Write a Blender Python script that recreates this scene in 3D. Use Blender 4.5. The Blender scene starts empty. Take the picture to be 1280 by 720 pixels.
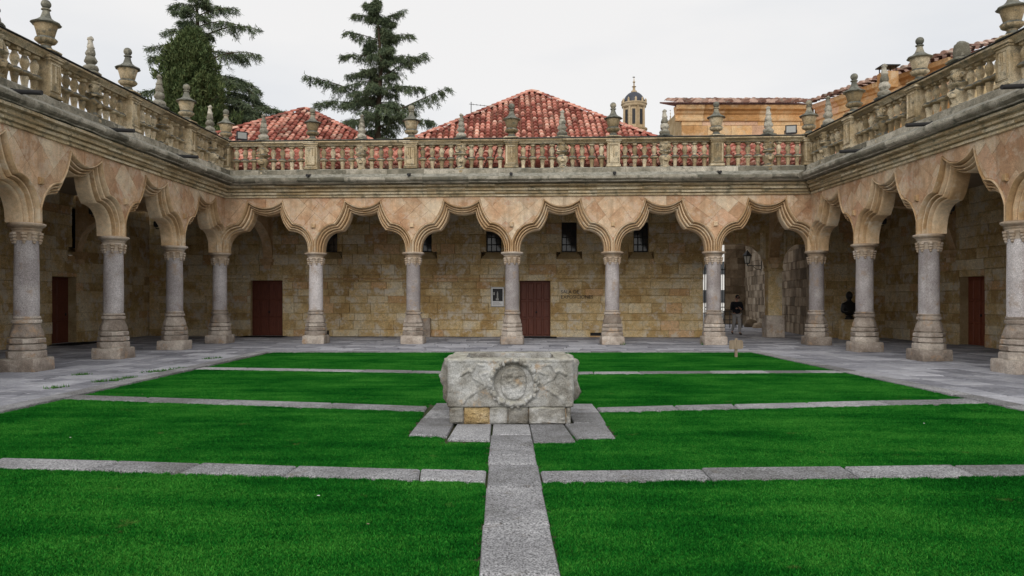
import bpy, bmesh, math, random
from math import sin, cos, pi, radians, sqrt
from mathutils import Vector, Matrix, noise as mnoise

R = random.Random(7)
scn = bpy.context.scene
COL = scn.collection

# ------------------------------------------------------------------ camera, sky, sun, exposure
EYE = 1.6; FPX = 940.0; VPX = 630.0; VPY = 374.0
cam = bpy.data.cameras.new('camera'); camo = bpy.data.objects.new('camera', cam); COL.objects.link(camo)
camo.location = (0, 0, EYE); camo.rotation_euler = (radians(90), 0, 0)
cam.sensor_width = 36.0; cam.lens = 36.0*FPX/1280.0
cam.shift_x = (640-VPX)/1280.0; cam.shift_y = (VPY-360)/1280.0
cam.clip_start = 0.05; cam.clip_end = 3000
scn.camera = camo

SUN_EL, SUN_ROT = 33, 188
wd = bpy.data.worlds.new('World'); scn.world = wd; wd.use_nodes = True
wn = wd.node_tree; wn.nodes.clear()
def wnode(t): return wn.nodes.new(t)
w_out = wnode('ShaderNodeOutputWorld'); w_bg = wnode('ShaderNodeBackground')
w_sky = wnode('ShaderNodeTexSky'); w_sky.sky_type = 'NISHITA'; w_sky.sun_disc = False
w_sky.sun_elevation = radians(SUN_EL); w_sky.sun_rotation = radians(SUN_ROT)
w_tc = wnode('ShaderNodeTexCoord')
w_map = wnode('ShaderNodeMapping'); w_map.inputs['Scale'].default_value = (1.0, 1.0, 3.2); w_map.inputs['Location'].default_value = (3.7, 1.9, .4)
w_nz = wnode('ShaderNodeTexNoise'); w_nz.inputs['Scale'].default_value = 1.7; w_nz.inputs['Detail'].default_value = 6
w_rp = wnode('ShaderNodeValToRGB')
w_rp.color_ramp.elements[0].position = 0.28; w_rp.color_ramp.elements[0].color = (7.1, 7.3, 7.6, 1)
w_rp.color_ramp.elements[1].position = 0.58; w_rp.color_ramp.elements[1].color = (8.55, 8.42, 8.3, 1)
w_mx = wnode('ShaderNodeMix'); w_mx.data_type = 'RGBA'; w_mx.inputs[0].default_value = 0.93
wl = wn.links.new
wl(w_tc.outputs['Generated'], w_map.inputs[0]); wl(w_map.outputs[0], w_nz.inputs['Vector'])
wl(w_nz.outputs['Fac'], w_rp.inputs[0])
wl(w_sky.outputs[0], w_mx.inputs[6]); wl(w_rp.outputs[0], w_mx.inputs[7])
wl(w_mx.outputs[2], w_bg.inputs[0]); w_bg.inputs[1].default_value = 0.1
wl(w_bg.outputs[0], w_out.inputs[0])

sl = bpy.data.lights.new('sun', 'SUN'); so = bpy.data.objects.new('sun', sl); COL.objects.link(so)
sl.energy = 1.5; sl.angle = radians(45); sl.color = (1.0, 0.96, 0.9)
_a = radians(SUN_ROT); _d = Vector((sin(_a)*cos(radians(SUN_EL)), cos(_a)*cos(radians(SUN_EL)), sin(radians(SUN_EL))))
so.rotation_euler = _d.to_track_quat('Z', 'Y').to_euler(); so.location = (0, 0, 40)

scn.view_settings.view_transform = 'Standard'; scn.view_settings.look = 'None'
scn.view_settings.exposure = 0.13; scn.view_settings.gamma = 1.0
scn.view_settings.use_curve_mapping = False

# ------------------------------------------------------------------ helpers
def at(px, py, Y):
    return Vector(((px-VPX)/FPX*Y, Y, EYE+(VPY-py)/FPX*Y))
def gnd(px, py):
    Y = FPX*EYE/(py-VPY); return at(px, py, Y)

WLOC = {}
def thing(name, label=None, cat=None, group=None, loc=(0, 0, 0), rz=0.0, kind=None):
    o = bpy.data.objects.new(name, None); COL.objects.link(o); o.location = loc; o.rotation_euler[2] = rz
    o.empty_display_size = 0.2
    setp(o, label, cat, group, kind); WLOC[o.name] = Vector(loc)
    return o
def setp(o, label=None, cat=None, group=None, kind=None):
    if label: o['label'] = label
    if cat: o['category'] = cat
    if group: o['group'] = group
    if kind: o['kind'] = kind
    return o
def mk_mesh(name, V, F, smooth=False, sharp=None):
    me = bpy.data.meshes.new(name); me.from_pydata([tuple(v) for v in V], [], F); me.update()
    if smooth:
        me.polygons.foreach_set('use_smooth', [True]*len(me.polygons))
        if sharp: me.set_sharp_from_angle(angle=radians(sharp))
    return me
def obj(name, me, mat=None, parent=None, loc=(0, 0, 0), rz=0.0):
    if mat is not None and not me.materials: me.materials.append(mat)
    o = bpy.data.objects.new(name, me); COL.objects.link(o)
    o.location = loc; o.rotation_euler[2] = rz
    if parent: o.parent = parent
    return o
def wobj(name, V, F, mat, parent=None, smooth=False, sharp=None, origin=None):
    """mesh given in world coordinates; child local coords are made relative to its parent"""
    base = WLOC.get(parent.name, Vector()) if parent else Vector()
    org = Vector(origin) if origin is not None else base
    me = mk_mesh(name, [Vector(v)-org for v in V], F, smooth, sharp)
    o = obj(name, me, mat, parent, org-base)
    WLOC[o.name] = org
    return o
def fix(me):
    bm = bmesh.new(); bm.from_mesh(me); bmesh.ops.recalc_face_normals(bm, faces=bm.faces); bm.to_mesh(me); bm.free(); return me

class MB:
    def __init__(s): s.V = []; s.F = []
    def add(s, V, F):
        n = len(s.V); s.V += [Vector(v) for v in V]; s.F += [tuple(i+n for i in f) for f in F]; return s
    def box(s, lo, hi):
        x0, y0, z0 = lo; x1, y1, z1 = hi
        return s.add([(x0,y0,z0),(x1,y0,z0),(x1,y1,z0),(x0,y1,z0),(x0,y0,z1),(x1,y0,z1),(x1,y1,z1),(x0,y1,z1)],
              [(0,3,2,1),(4,5,6,7),(0,1,5,4),(1,2,6,5),(2,3,7,6),(3,0,4,7)])
    def lathe(s, prof, n=16, c=(0,0,0), rot=0.0, cap=True, mod=None):
        V = []; F = []
        for k, (r, z) in enumerate(prof):
            for i in range(n):
                a = 2*pi*i/n+rot; rr = r*(mod(a, k, z) if mod else 1)
                V.append((c[0]+rr*cos(a), c[1]+rr*sin(a), c[2]+z))
        for k in range(len(prof)-1):
            for i in range(n):
                j = (i+1) % n; F.append((k*n+i, k*n+j, (k+1)*n+j, (k+1)*n+i))
        if cap:
            F.append(tuple(reversed(range(n)))); m = (len(prof)-1)*n; F.append(tuple(range(m, m+n)))
        return s.add(V, F)
    def tube(s, pts, rad, n=6):
        pts = [Vector(p) for p in pts]; V = []; F = []
        for k, p in enumerate(pts):
            d = (pts[min(k+1, len(pts)-1)]-pts[max(k-1, 0)]).normalized()
            up = Vector((0,0,1)) if abs(d.z) < .9 else Vector((1,0,0))
            a = d.cross(up).normalized(); b = d.cross(a).normalized()
            r = rad[k] if isinstance(rad, (list, tuple)) else rad
            for i in range(n):
                t = 2*pi*i/n; V.append(p+a*cos(t)*r+b*sin(t)*r)
        for k in range(len(pts)-1):
            for i in range(n):
                j = (i+1) % n; F.append((k*n+i, (k+1)*n+i, (k+1)*n+j, k*n+j))
        F.append(tuple(range(n))); m = (len(pts)-1)*n; F.append(tuple(reversed(range(m, m+n))))
        return s.add(V, F)
    def jitter(s, amp, sc=6.0, seed=0.0):
        for v in s.V:
            q = mnoise.noise_vector(v*sc+Vector((seed, seed*1.7, seed*.3))); v += q*amp
        return s
    def build(s, name, mat, parent=None, smooth=False, sharp=None):
        return wobj(name, s.V, s.F, mat, parent, smooth, sharp)
    def mesh(s, name, smooth=False, sharp=None): return mk_mesh(name, s.V, s.F, smooth, sharp)

class Frame:
    """a wall line: s along, d towards the courtyard, z up"""
    def __init__(f, O, T, sign):
        f.O = Vector((O[0], O[1], 0)); u = Vector((T[0]-O[0], T[1]-O[1], 0)); f.L = u.length; f.u = u.normalized()
        f.n = Vector((f.u.y, -f.u.x, 0))*sign; f.sign = sign
        f.ang = math.atan2(f.u.y, f.u.x)
    def P(f, s, d, z): return f.O+f.u*s+f.n*d+Vector((0, 0, z))
    def hit(f, px, py, d):
        D = Vector(((px-VPX)/FPX, 1, (VPY-py)/FPX)); o = Vector((0, 0, EYE))
        q = f.O+f.n*d; t = (q-Vector((0,0,0))).dot(f.n)/D.dot(f.n)
        p = o+D*t; return (p-f.O).dot(f.u), p.z
def orient(F, sign): return F if sign > 0 else [tuple(reversed(x)) for x in F]

def rect_stone(f, s0, s1, z0, z1, d0, d1, bev=.012, jit=.006):
    r = lambda: R.uniform(-jit, jit)
    c = [(s0+r(), z0+r()), (s1+r(), z0+r()), (s1+r(), z1+r()), (s0+r(), z1+r())]
    V = [f.P(a, d0, b) for a, b in c]+[f.P(a, d1-bev, b) for a, b in c]
    ins = [(s0+bev, z0+bev), (s1-bev, z0+bev), (s1-bev, z1-bev), (s0+bev, z1-bev)]
    V += [f.P(a, d1+r()*.5, b) for a, b in ins]
    F = []
    for k in (0, 4):
        for i in range(4):
            j = (i+1) % 4; F.append((k+i, k+j, k+4+j, k+4+i))
    F.append((8, 9, 10, 11))
    return V, orient(F, f.sign)
def poly_stone(f, poly, d0, d1, bev=.012):
    n = len(poly); cx = sum(p[0] for p in poly)/n; cz = sum(p[1] for p in poly)/n
    rad = max(.05, max(math.hypot(p[0]-cx, p[1]-cz) for p in poly)); k = 1-bev/rad*1.6
    V = [f.P(a, d0, b) for a, b in poly]+[f.P(a, d1-bev*.7, b) for a, b in poly]
    V += [f.P(cx+(a-cx)*k, d1, cz+(b-cz)*k) for a, b in poly]
    F = []
    for o in (0, n):
        for i in range(n):
            j = (i+1) % n; F.append((o+i, o+j, o+n+j, o+n+i))
    F.append(tuple(range(2*n, 3*n)))
    return V, orient(F, f.sign)
def clip_convex(subj, clip):
    out = list(subj)
    for i in range(len(clip)):
        a = clip[i]; b = clip[(i+1) % len(clip)]; inp = out; out = []
        if not inp: break
        def side(p): return (b[0]-a[0])*(p[1]-a[1])-(b[1]-a[1])*(p[0]-a[0])
        for k in range(len(inp)):
            p = inp[k]; q = inp[k-1]; sp = side(p); sq = side(q)
            if sp >= 0:
                if sq < 0:
                    t = sq/(sq-sp); out.append((q[0]+(p[0]-q[0])*t, q[1]+(p[1]-q[1])*t))
                out.append(p)
            elif sq >= 0:
                t = sq/(sq-sp); out.append((q[0]+(p[0]-q[0])*t, q[1]+(p[1]-q[1])*t))
    # drop near duplicates
    res = []
    for p in out:
        if not res or math.hypot(p[0]-res[-1][0], p[1]-res[-1][1]) > .004: res.append(p)
    if len(res) > 2 and math.hypot(res[0][0]-res[-1][0], res[0][1]-res[-1][1]) < .004: res.pop()
    return res
def area(p): return .5*sum(p[i-1][0]*p[i][1]-p[i][0]*p[i-1][1] for i in range(len(p)))
def rect_minus(r, h):
    s0, s1, z0, z1 = r; a0, a1, b0, b1 = h
    if a1 <= s0 or a0 >= s1 or b1 <= z0 or b0 >= z1: return [r]
    out = []
    if a0 > s0: out.append((s0, a0, z0, z1))
    if a1 < s1: out.append((a1, s1, z0, z1))
    m0, m1 = max(s0, a0), min(s1, a1)
    if b1 < z1: out.append((m0, m1, b1, z1))
    if b0 > z0: out.append((m0, m1, z0, b0))
    return out
def screen_area(V):
    xs = []; ys = []
    for v in V:
        if v.y < .4: return 0
        xs.append(VPX+v.x/v.y*FPX); ys.append(VPY-(v.z-EYE)/v.y*FPX)
    x0, x1, y0, y1 = max(min(xs), 0), min(max(xs), 1280), max(min(ys), 0), min(max(ys), 720)
    return max(0, x1-x0)*max(0, y1-y0)
def pieces(name, items, mat, parent, limit=300, mats=None):
    """items = [(V, F)] in world coords: the largest in view single, the rest one joined part"""
    items = sorted(items, key=lambda t: -screen_area(t[0])); rest = MB()
    for k, (V, F) in enumerate(items):
        m = mat if mats is None else mats(k)
        if k < limit and (screen_area(V) > 4 or len(items) < 60):
            c = sum((Vector(v) for v in V), Vector())/len(V); wobj(name, V, F, m, parent, origin=c)
        else: rest.add(V, F)
    if rest.V: setp(rest.build(name+'_remainder', mat, parent), kind='stuff')
def bez(a, b, c, n):
    return [((1-t)**2*a[0]+2*t*(1-t)*b[0]+t*t*c[0], (1-t)**2*a[1]+2*t*(1-t)*b[1]+t*t*c[1]) for t in [i/n for i in range(n+1)]]
def copy_tree(root, loc, rz=0.0):
    r = root.copy(); COL.objects.link(r); r.location = loc; r.rotation_euler[2] = rz; WLOC[r.name] = Vector(loc)
    for ch in root.children:
        c = ch.copy(); COL.objects.link(c); c.parent = r
        for g in ch.children:
            d = g.copy(); COL.objects.link(d); d.parent = c
    return r

# ------------------------------------------------------------------ materials
def mat_base(name, rough=.85, spec=.3):
    m = bpy.data.materials.new(name); m.use_nodes = True; nt = m.node_tree
    b = nt.nodes['Principled BSDF']; b.inputs['Roughness'].default_value = rough
    b.inputs['Specular IOR Level'].default_value = spec
    return m, nt, b
def ramp(nt, fac, stops):
    r = nt.nodes.new('ShaderNodeValToRGB'); e = r.color_ramp.elements
    while len(e) < len(stops): e.new(.5)
    for k, (p, c) in enumerate(stops): e[k].position = p; e[k].color = (*c, 1)
    nt.links.new(fac, r.inputs[0]); return r.outputs[0]
def noise(nt, vec, scale, detail=5, rough=.55):
    n = nt.nodes.new('ShaderNodeTexNoise'); n.inputs['Scale'].default_value = scale
    n.inputs['Detail'].default_value = detail; n.inputs['Roughness'].default_value = rough
    nt.links.new(vec, n.inputs['Vector']); return n.outputs['Fac']
def mathn(nt, op, a, b=None, c=None, clamp=False):
    n = nt.nodes.new('ShaderNodeMath'); n.operation = op; n.use_clamp = clamp
    for k, v in enumerate((a, b, c)):
        if v is None: continue
        if isinstance(v, (int, float)): n.inputs[k].default_value = v
        else: nt.links.new(v, n.inputs[k])
    return n.outputs[0]
def mixc(nt, fac, a, b, mode='MIX'):
    n = nt.nodes.new('ShaderNodeMix'); n.data_type = 'RGBA'; n.blend_type = mode
    for k, v in ((0, fac), (6, a), (7, b)):
        if isinstance(v, (int, float)): n.inputs[k].default_value = v
        elif isinstance(v, tuple): n.inputs[k].default_value = (*v, 1)
        else: nt.links.new(v, n.inputs[k])
    return n.outputs[2]
def stone_mat(name, cols, scale=.9, fine=18, grain=120, var=.35, hue=.0, bump=.5, bdist=.02, rough=.9, pits=0.0,
              lichen=None, top=None, streak=None, gmix=.5, tint=None, gk=1.0, spots=None):
    """cols: 3 linear colours; var: brightness spread between pieces; lichen/top: (colour, amount)"""
    m, nt, b = mat_base(name, rough, .2); L = nt.links.new
    g = nt.nodes.new('ShaderNodeNewGeometry'); oi = nt.nodes.new('ShaderNodeObjectInfo')
    pos = g.outputs['Position']
    rnd = mathn(nt, 'FRACT', mathn(nt, 'ADD', oi.outputs['Random'], g.outputs['Random Per Island']))
    n1 = noise(nt, pos, scale, 6, .6)
    f1 = mathn(nt, 'ADD', mathn(nt, 'MULTIPLY_ADD', n1, 1.5, -.25), mathn(nt, 'MULTIPLY_ADD', rnd, hue, -hue*.5))
    c = ramp(nt, f1, [(.25, cols[0]), (.5, cols[1]), (.75, cols[2])])
    if tint:   # second hue appearing on some pieces
        r2 = mathn(nt, 'FRACT', mathn(nt, 'MULTIPLY', rnd, 7.31))
        c = mixc(nt, mathn(nt, 'MULTIPLY', mathn(nt, 'GREATER_THAN', r2, 1-tint[1]), .7), c, tint[0])
    n2 = noise(nt, pos, fine, 5, .65); n3 = mathn(nt, 'MULTIPLY_ADD', noise(nt, pos, grain, 3, .6), gk, .5-.5*gk)
    v = mathn(nt, 'MULTIPLY_ADD', rnd, var, 1-var*.5)
    v = mathn(nt, 'MULTIPLY', v, mathn(nt, 'MULTIPLY_ADD', n2, .9, .55))
    v = mathn(nt, 'MULTIPLY', v, mathn(nt, 'MULTIPLY_ADD', n3, gmix*2, 1-gmix))
    c = mixc(nt, 1.0, c, nt_rgb(nt, v), 'MULTIPLY')
    if lichen:
        k = noise(nt, pos, lichen[2] if len(lichen) > 2 else 2.2, 8, .7)
        k = mathn(nt, 'MULTIPLY', mathn(nt, 'SUBTRACT', k, .62-.25*lichen[1], None, False), 9, None, True)
        c = mixc(nt, mathn(nt, 'MULTIPLY', k, .8), c, lichen[0])
    if spots:
        k = mathn(nt, 'MULTIPLY', mathn(nt, 'SUBTRACT', noise(nt, pos, spots[2], 6, .75), spots[1]), 14, None, True)
        c = mixc(nt, mathn(nt, 'MULTIPLY', k, .75), c, spots[0])
    if streak:
        mp = nt.nodes.new('ShaderNodeMapping'); mp.inputs['Scale'].default_value = (5, 5, .5); L(pos, mp.inputs[0])
        k = noise(nt, mp.outputs[0], 1.0, 5, .6)
        k = mathn(nt, 'MULTIPLY', mathn(nt, 'SUBTRACT', k, .5), 5*streak[1], None, True)
        c = mixc(nt, k, c, streak[0])
    if top:
        sx = nt.nodes.new('ShaderNodeSeparateXYZ'); L(g.outputs['Normal'], sx.inputs[0])
        k = mathn(nt, 'MULTIPLY', mathn(nt, 'ADD', sx.outputs[2], mathn(nt, 'MULTIPLY_ADD', noise(nt, pos, 5, 6, .7), 1.2, -.85)), 3*top[1], None, True)
        tc2 = tuple(min(.6, q*2.6+.02) for q in top[0])
        c = mixc(nt, k, c, ramp(nt, noise(nt, pos, 7, 7, .75), [(.38, top[0]), (.66, tc2)]))
    L(c, b.inputs['Base Color'])
    h = mathn(nt, 'ADD', mathn(nt, 'MULTIPLY', n2, 1.0), mathn(nt, 'MULTIPLY', n3, .35))
    if pits:
        vo = nt.nodes.new('ShaderNodeTexVoronoi'); vo.inputs['Scale'].default_value = 22; L(pos, vo.inputs['Vector'])
        h = mathn(nt, 'ADD', h, mathn(nt, 'MULTIPLY', mathn(nt, 'MINIMUM', vo.outputs['Distance'], .3), pits*3))
    bp = nt.nodes.new('ShaderNodeBump'); bp.inputs['Strength'].default_value = bump; bp.inputs['Distance'].default_value = bdist
    L(h, bp.inputs['Height']); L(bp.outputs[0], b.inputs['Normal'])
    return m
def nt_rgb(nt, v):
    n = nt.nodes.new('ShaderNodeCombineColor')
    for k in range(3): nt.links.new(v, n.inputs[k])
    return n.outputs[0]
def plain(name, col, rough=.6, spec=.3, metal=0, var=.2, nscale=20, bump=.1):
    m, nt, b = mat_base(name, rough, spec); b.inputs['Metallic'].default_value = metal
    g = nt.nodes.new('ShaderNodeNewGeometry'); n = noise(nt, g.outputs['Position'], nscale, 5, .6)
    c = mixc(nt, 1.0, col, nt_rgb(nt, mathn(nt, 'MULTIPLY_ADD', n, var*2, 1-var)), 'MULTIPLY')
    nt.links.new(c, b.inputs['Base Color'])
    bp = nt.nodes.new('ShaderNodeBump'); bp.inputs['Strength'].default_value = bump; bp.inputs['Distance'].default_value = .01
    nt.links.new(n, bp.inputs['Height']); nt.links.new(bp.outputs[0], b.inputs['Normal'])
    return m

M = {}
M['arch'] = stone_mat('arch_sandstone', [(.47,.30,.15), (.62,.43,.25), (.70,.54,.36)], 1.1, 9, 90, .2, .5, .5, .015,
                      lichen=((.68,.58,.44), .35, 2.0), streak=((.30,.20,.12), .3), gmix=.35, gk=1.6, spots=((.22,.14,.08), .66, 8))
M['spandrel'] = stone_mat('spandrel_sandstone', [(.49,.28,.16), (.60,.40,.25), (.66,.53,.38)], .9, 6, 70, .18, .35, .5, .02,
                          lichen=((.70,.61,.48), .42, 2.2), gmix=.45, gk=2.0, tint=((.60,.36,.23), .10), spots=((.56,.28,.16), .57, 2.2), streak=((.30,.20,.13), .45))
M['joint'] = stone_mat('lime_mortar', [(.46,.32,.19), (.58,.43,.28), (.64,.51,.36)], 2, 20, 120, 0, 0, .3)
M['ashlar'] = stone_mat('ochre_ashlar', [(.50,.33,.14), (.64,.48,.25), (.70,.60,.42)], 1.3, 9, 50, .22, .35, 1.0, .03, pits=.7,
                        lichen=((.72,.66,.56), .42, 2.3), gmix=.55, gk=2.1, tint=((.60,.36,.18), .10), spots=((.24,.15,.07), .60, 8))
M['wall_joint'] = stone_mat('wall_mortar', [(.40,.29,.15), (.50,.38,.21), (.58,.47,.29)], 2, 20, 120, 0, 0, .3)
M['shaft'] = stone_mat('pink_granite', [(.35,.315,.31), (.455,.42,.415), (.56,.525,.52)], 2.0, 26, 90, .35, .5, .7, .012, streak=((.24,.20,.17), .35),
                       lichen=((.36,.27,.20), .3, 2.5), gmix=.7, gk=2.2, spots=((.20,.16,.13), .68, 12))
M['base'] = stone_mat('worn_granite', [(.27,.22,.18), (.40,.34,.29), (.52,.46,.40)], 2.2, 14, 70, .2, .3, .9, .02,
                      lichen=((.46,.30,.18), .25, 3.0), gmix=.5, gk=2.0, top=((.24,.21,.18), .3), spots=((.16,.13,.10), .64, 10))
M['capital'] = stone_mat('capital_stone', [(.38,.28,.19), (.46,.37,.28), (.54,.47,.40)], 2, 20, 120, .15, .3, .4, .008, gmix=.35)
M['weathered'] = stone_mat('weathered_stone', [(.36,.27,.15), (.53,.41,.25), (.63,.53,.37)], 2.4, 12, 60, .4, .5, 1.0, .03,
                           lichen=((.15,.145,.11), .36, 6.0), top=((.075,.075,.062), 1.0), streak=((.14,.12,.07), .3), gmix=.5, gk=1.8, spots=((.13,.13,.09), .60, 11))
M['cornice'] = stone_mat('cornice_stone', [(.46,.34,.19), (.60,.48,.30), (.66,.57,.41)], 1.5, 9, 60, .3, .5, .9, .025,
                         lichen=((.17,.16,.11), .36, 3.4), top=((.15,.155,.14), .75), streak=((.16,.13,.08), .4), gmix=.5, gk=1.8, spots=((.13,.11,.07), .60, 9))
M['lichened'] = stone_mat('lichened_stone', [(.14,.14,.115), (.24,.23,.18), (.38,.33,.23)], 3.0, 12, 60, .3, .4, .9, .025,
                          lichen=((.34,.33,.27), .3, 6.0), gmix=.5, gk=1.8, top=((.09,.09,.075), .8))
M['coping'] = stone_mat('dark_coping', [(.045,.045,.045), (.075,.075,.07), (.13,.125,.11)], 3, 14, 70, .3, .3, .6, .02, gmix=.4, gk=1.6)
M['plinth'] = stone_mat('grey_weathered_stone', [(.20,.185,.14), (.34,.31,.245), (.50,.46,.38)], 2.0, 9, 60, .35, .5, .9, .025,
                        lichen=((.12,.12,.095), .42, 4.5), top=((.17,.165,.14), .5), streak=((.15,.135,.10), .3), gmix=.55, gk=2.0, spots=((.52,.48,.40), .58, 6))
M['flag'] = stone_mat('grey_flagstone', [(.21,.215,.245), (.295,.30,.335), (.39,.395,.43)], .8, 6, 60, .3, .4, .7, .015,
                      lichen=((.46,.46,.48), .28, 3.5), gmix=.4, gk=1.6, spots=((.10,.10,.10), .66, 5))
M['flag_joint'] = stone_mat('paving_joint', [(.09,.09,.085), (.13,.13,.12), (.20,.195,.18)], 3, 20, 90, 0, 0, .3)
M['slab'] = stone_mat('granite_slab', [(.20,.20,.20), (.275,.275,.285), (.36,.36,.37)], 1.5, 22, 75, .24, .4, 1.0, .02, gmix=.8, gk=2.6,
                      lichen=((.17,.15,.12), .15, 4.0), spots=((.09,.09,.09), .64, 30))
M['well'] = stone_mat('well_stone', [(.15,.135,.11), (.30,.29,.265), (.49,.49,.48)], 3.0, 13, 70, .1, .2, .7, .015, pits=.4,
                      lichen=((.40,.28,.17), .2, 4.5), gmix=.45, gk=1.8, top=((.24,.22,.18), .3), spots=((.15,.13,.11), .63, 8))
M['well_ochre'] = stone_mat('ochre_block', [(.40,.28,.13), (.50,.37,.19), (.56,.46,.31)], 4, 16, 70, .1, .2, 1.0, .03, pits=.6, gmix=.5, gk=1.8, spots=((.20,.12,.05), .56, 9))
M['rubble'] = stone_mat('rubble_stone', [(.16,.12,.08), (.27,.21,.15), (.36,.30,.23)], 1.2, 8, 60, .5, .5, .8, .03, pits=.5, gmix=.4)
M['ochre'] = stone_mat('orange_ashlar', [(.46,.25,.10), (.58,.34,.155), (.62,.44,.25)], .6, 5, 40, .3, .7, .6, .02,
                       lichen=((.62,.48,.32), .35, 1.8), gmix=.4, gk=1.8, tint=((.60,.40,.30), .2), spots=((.28,.16,.08), .62, 4))
M['tower'] = stone_mat('tower_stone', [(.36,.26,.15), (.44,.33,.2), (.5,.4,.27)], .3, 2, 20, .2, .3, .3, .05, gmix=.3)
M['tile'] = stone_mat('terracotta_tile', [(.31,.095,.07), (.45,.16,.12), (.54,.27,.205)], .8, 7, 40, .7, .9, .5, .02,
                      lichen=((.33,.27,.21), .30, 3.5), gmix=.45, gk=1.8, tint=((.66,.44,.34), .13), spots=((.14,.08,.06), .62, 6))
M['tile_old'] = stone_mat('old_brown_tile', [(.24,.13,.10), (.37,.22,.17), (.48,.35,.29)], 1.0, 7, 40, .6, .8, .5, .02, lichen=((.30,.28,.23), .4, 3.0), gmix=.45, gk=1.8)
M['tile_under'] = stone_mat('channel_tile', [(.12,.045,.03), (.17,.06,.04), (.22,.09,.06)], 1, 8, 50, .3, .3, .3)
M['wood'] = None
def wood_mat(name, c1, c2):
    m, nt, b = mat_base(name, .55, .35); g = nt.nodes.new('ShaderNodeNewGeometry')
    mp = nt.nodes.new('ShaderNodeMapping'); mp.inputs['Scale'].default_value = (14, 14, 1.2); nt.links.new(g.outputs['Position'], mp.inputs[0])
    n = noise(nt, mp.outputs[0], 2.5, 6, .6); c = ramp(nt, n, [(.3, c1), (.7, c2)])
    nt.links.new(c, b.inputs['Base Color'])
    bp = nt.nodes.new('ShaderNodeBump'); bp.inputs['Strength'].default_value = .3; bp.inputs['Distance'].default_value = .005
    nt.links.new(n, bp.inputs['Height']); nt.links.new(bp.outputs[0], b.inputs['Normal']); return m
M['wood'] = wood_mat('door_wood', (.075,.020,.012), (.155,.044,.024))
M['wood_red'] = wood_mat('red_door_wood', (.14,.035,.018), (.27,.08,.042))
M['timber'] = wood_mat('sign_timber', (.20,.15,.10), (.36,.29,.21))
M['iron'] = plain('black_iron', (.02,.02,.022), .5, .4, .3)
M['pane'] = plain('dark_glass', (.025,.03,.035), .08, .6, 0, .1, 3, .02)
M['lead'] = plain('lead_pipe', (.03,.03,.032), .6, .3)
M['white'] = plain('white_paint', (.78,.78,.78), .6)
M['black'] = plain('black_print', (.018,.018,.02), .5)
M['grey_print'] = plain('grey_print', (.35,.35,.34), .5, .3, 0, .4, 30)
M['plaster'] = plain('pale_plaster', (.78,.77,.74), .9, .1, 0, .08, 2)
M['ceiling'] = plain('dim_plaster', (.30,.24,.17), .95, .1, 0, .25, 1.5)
M['ground'] = stone_mat('street_ground', [(.12,.12,.12), (.17,.17,.17), (.22,.21,.2)], .4, 5, 40, 0, 0, .4)
M['slate'] = plain('slate_dome', (.045,.05,.065), .5, .4, 0, .3, 3)
M['bronze'] = plain('dark_bronze', (.018,.016,.015), .45, .5, .4, .3, 20, .4)
M['skin'] = plain('skin', (.45,.26,.19), .6)
M['jacket'] = plain('black_jacket', (.012,.013,.018), .8, .2, 0, .3, 30)
M['trouser'] = plain('grey_trousers', (.34,.33,.33), .9, .1, 0, .2, 30)
M['shoe'] = plain('dark_shoe', (.03,.025,.022), .6)
M['bark'] = plain('bark', (.07,.05,.035), .95, .1, 0, .4, 12, .6)
M['mat'] = plain('door_mat_rubber', (.015,.015,.016), .9, .1)
M['lampglass'] = plain('lantern_glass', (.30,.30,.28), .25, .5)
def leaf_mat(name, c1, c2, c3):
    m, nt, b = mat_base(name, .7, .2); g = nt.nodes.new('ShaderNodeNewGeometry')
    n = noise(nt, g.outputs['Position'], .7, 4, .6)
    f = mathn(nt, 'ADD', mathn(nt, 'MULTIPLY', n, .55), mathn(nt, 'MULTIPLY', g.outputs['Random Per Island'], .45))
    c = ramp(nt, f, [(.25, c1), (.5, c2), (.8, c3)]); nt.links.new(c, b.inputs['Base Color']); return m
M['cedar'] = leaf_mat('cedar_needles', (.055,.080,.048), (.095,.130,.070), (.17,.20,.105))
M['cypress'] = leaf_mat('cypress_leaf', (.045,.075,.026), (.085,.12,.042), (.15,.17,.065))
M['shrub'] = leaf_mat('weed_leaf', (.03,.10,.02), (.05,.15,.03), (.08,.2,.04))
def grass_mat():
    m, nt, b = mat_base('lawn_grass', .9, .04); g = nt.nodes.new('ShaderNodeNewGeometry'); pos = g.outputs['Position']
    n1 = noise(nt, pos, .55, 6, .62); n2 = noise(nt, pos, 6, 4, .6)
    mp = nt.nodes.new('ShaderNodeMapping'); mp.inputs['Rotation'].default_value = (0, 0, .35); mp.inputs['Scale'].default_value = (.5, 2.4, 1)
    nt.links.new(pos, mp.inputs[0]); n4 = noise(nt, mp.outputs[0], 1.2, 4, .6)
    f = mathn(nt, 'ADD', mathn(nt, 'MULTIPLY', n1, .66), mathn(nt, 'MULTIPLY', n2, .16))
    f = mathn(nt, 'ADD', f, mathn(nt, 'MULTIPLY', n4, .40))
    f = mathn(nt, 'ADD', f, mathn(nt, 'MULTIPLY', g.outputs['Random Per Island'], .28))
    f = mathn(nt, 'SUBTRACT', f, .155)
    c = ramp(nt, f, [(.42, (.003,.055,.006)), (.54, (.007,.122,.011)), (.63, (.016,.168,.016)), (.76, (.060,.26,.032))])
    dry = noise(nt, pos, 1.6, 7, .75)
    k = mathn(nt, 'MULTIPLY', mathn(nt, 'SUBTRACT', dry, .63), 9, None, True)
    c = mixc(nt, mathn(nt, 'MULTIPLY', k, .75), c, (.19, .17, .06))
    nt.links.new(c, b.inputs['Base Color']); return m
M['grass'] = grass_mat()
M['soil'] = stone_mat('lawn_soil', [(.025,.035,.012), (.035,.05,.016), (.06,.05,.03)], 2, 15, 80, 0, 0, .6)

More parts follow.
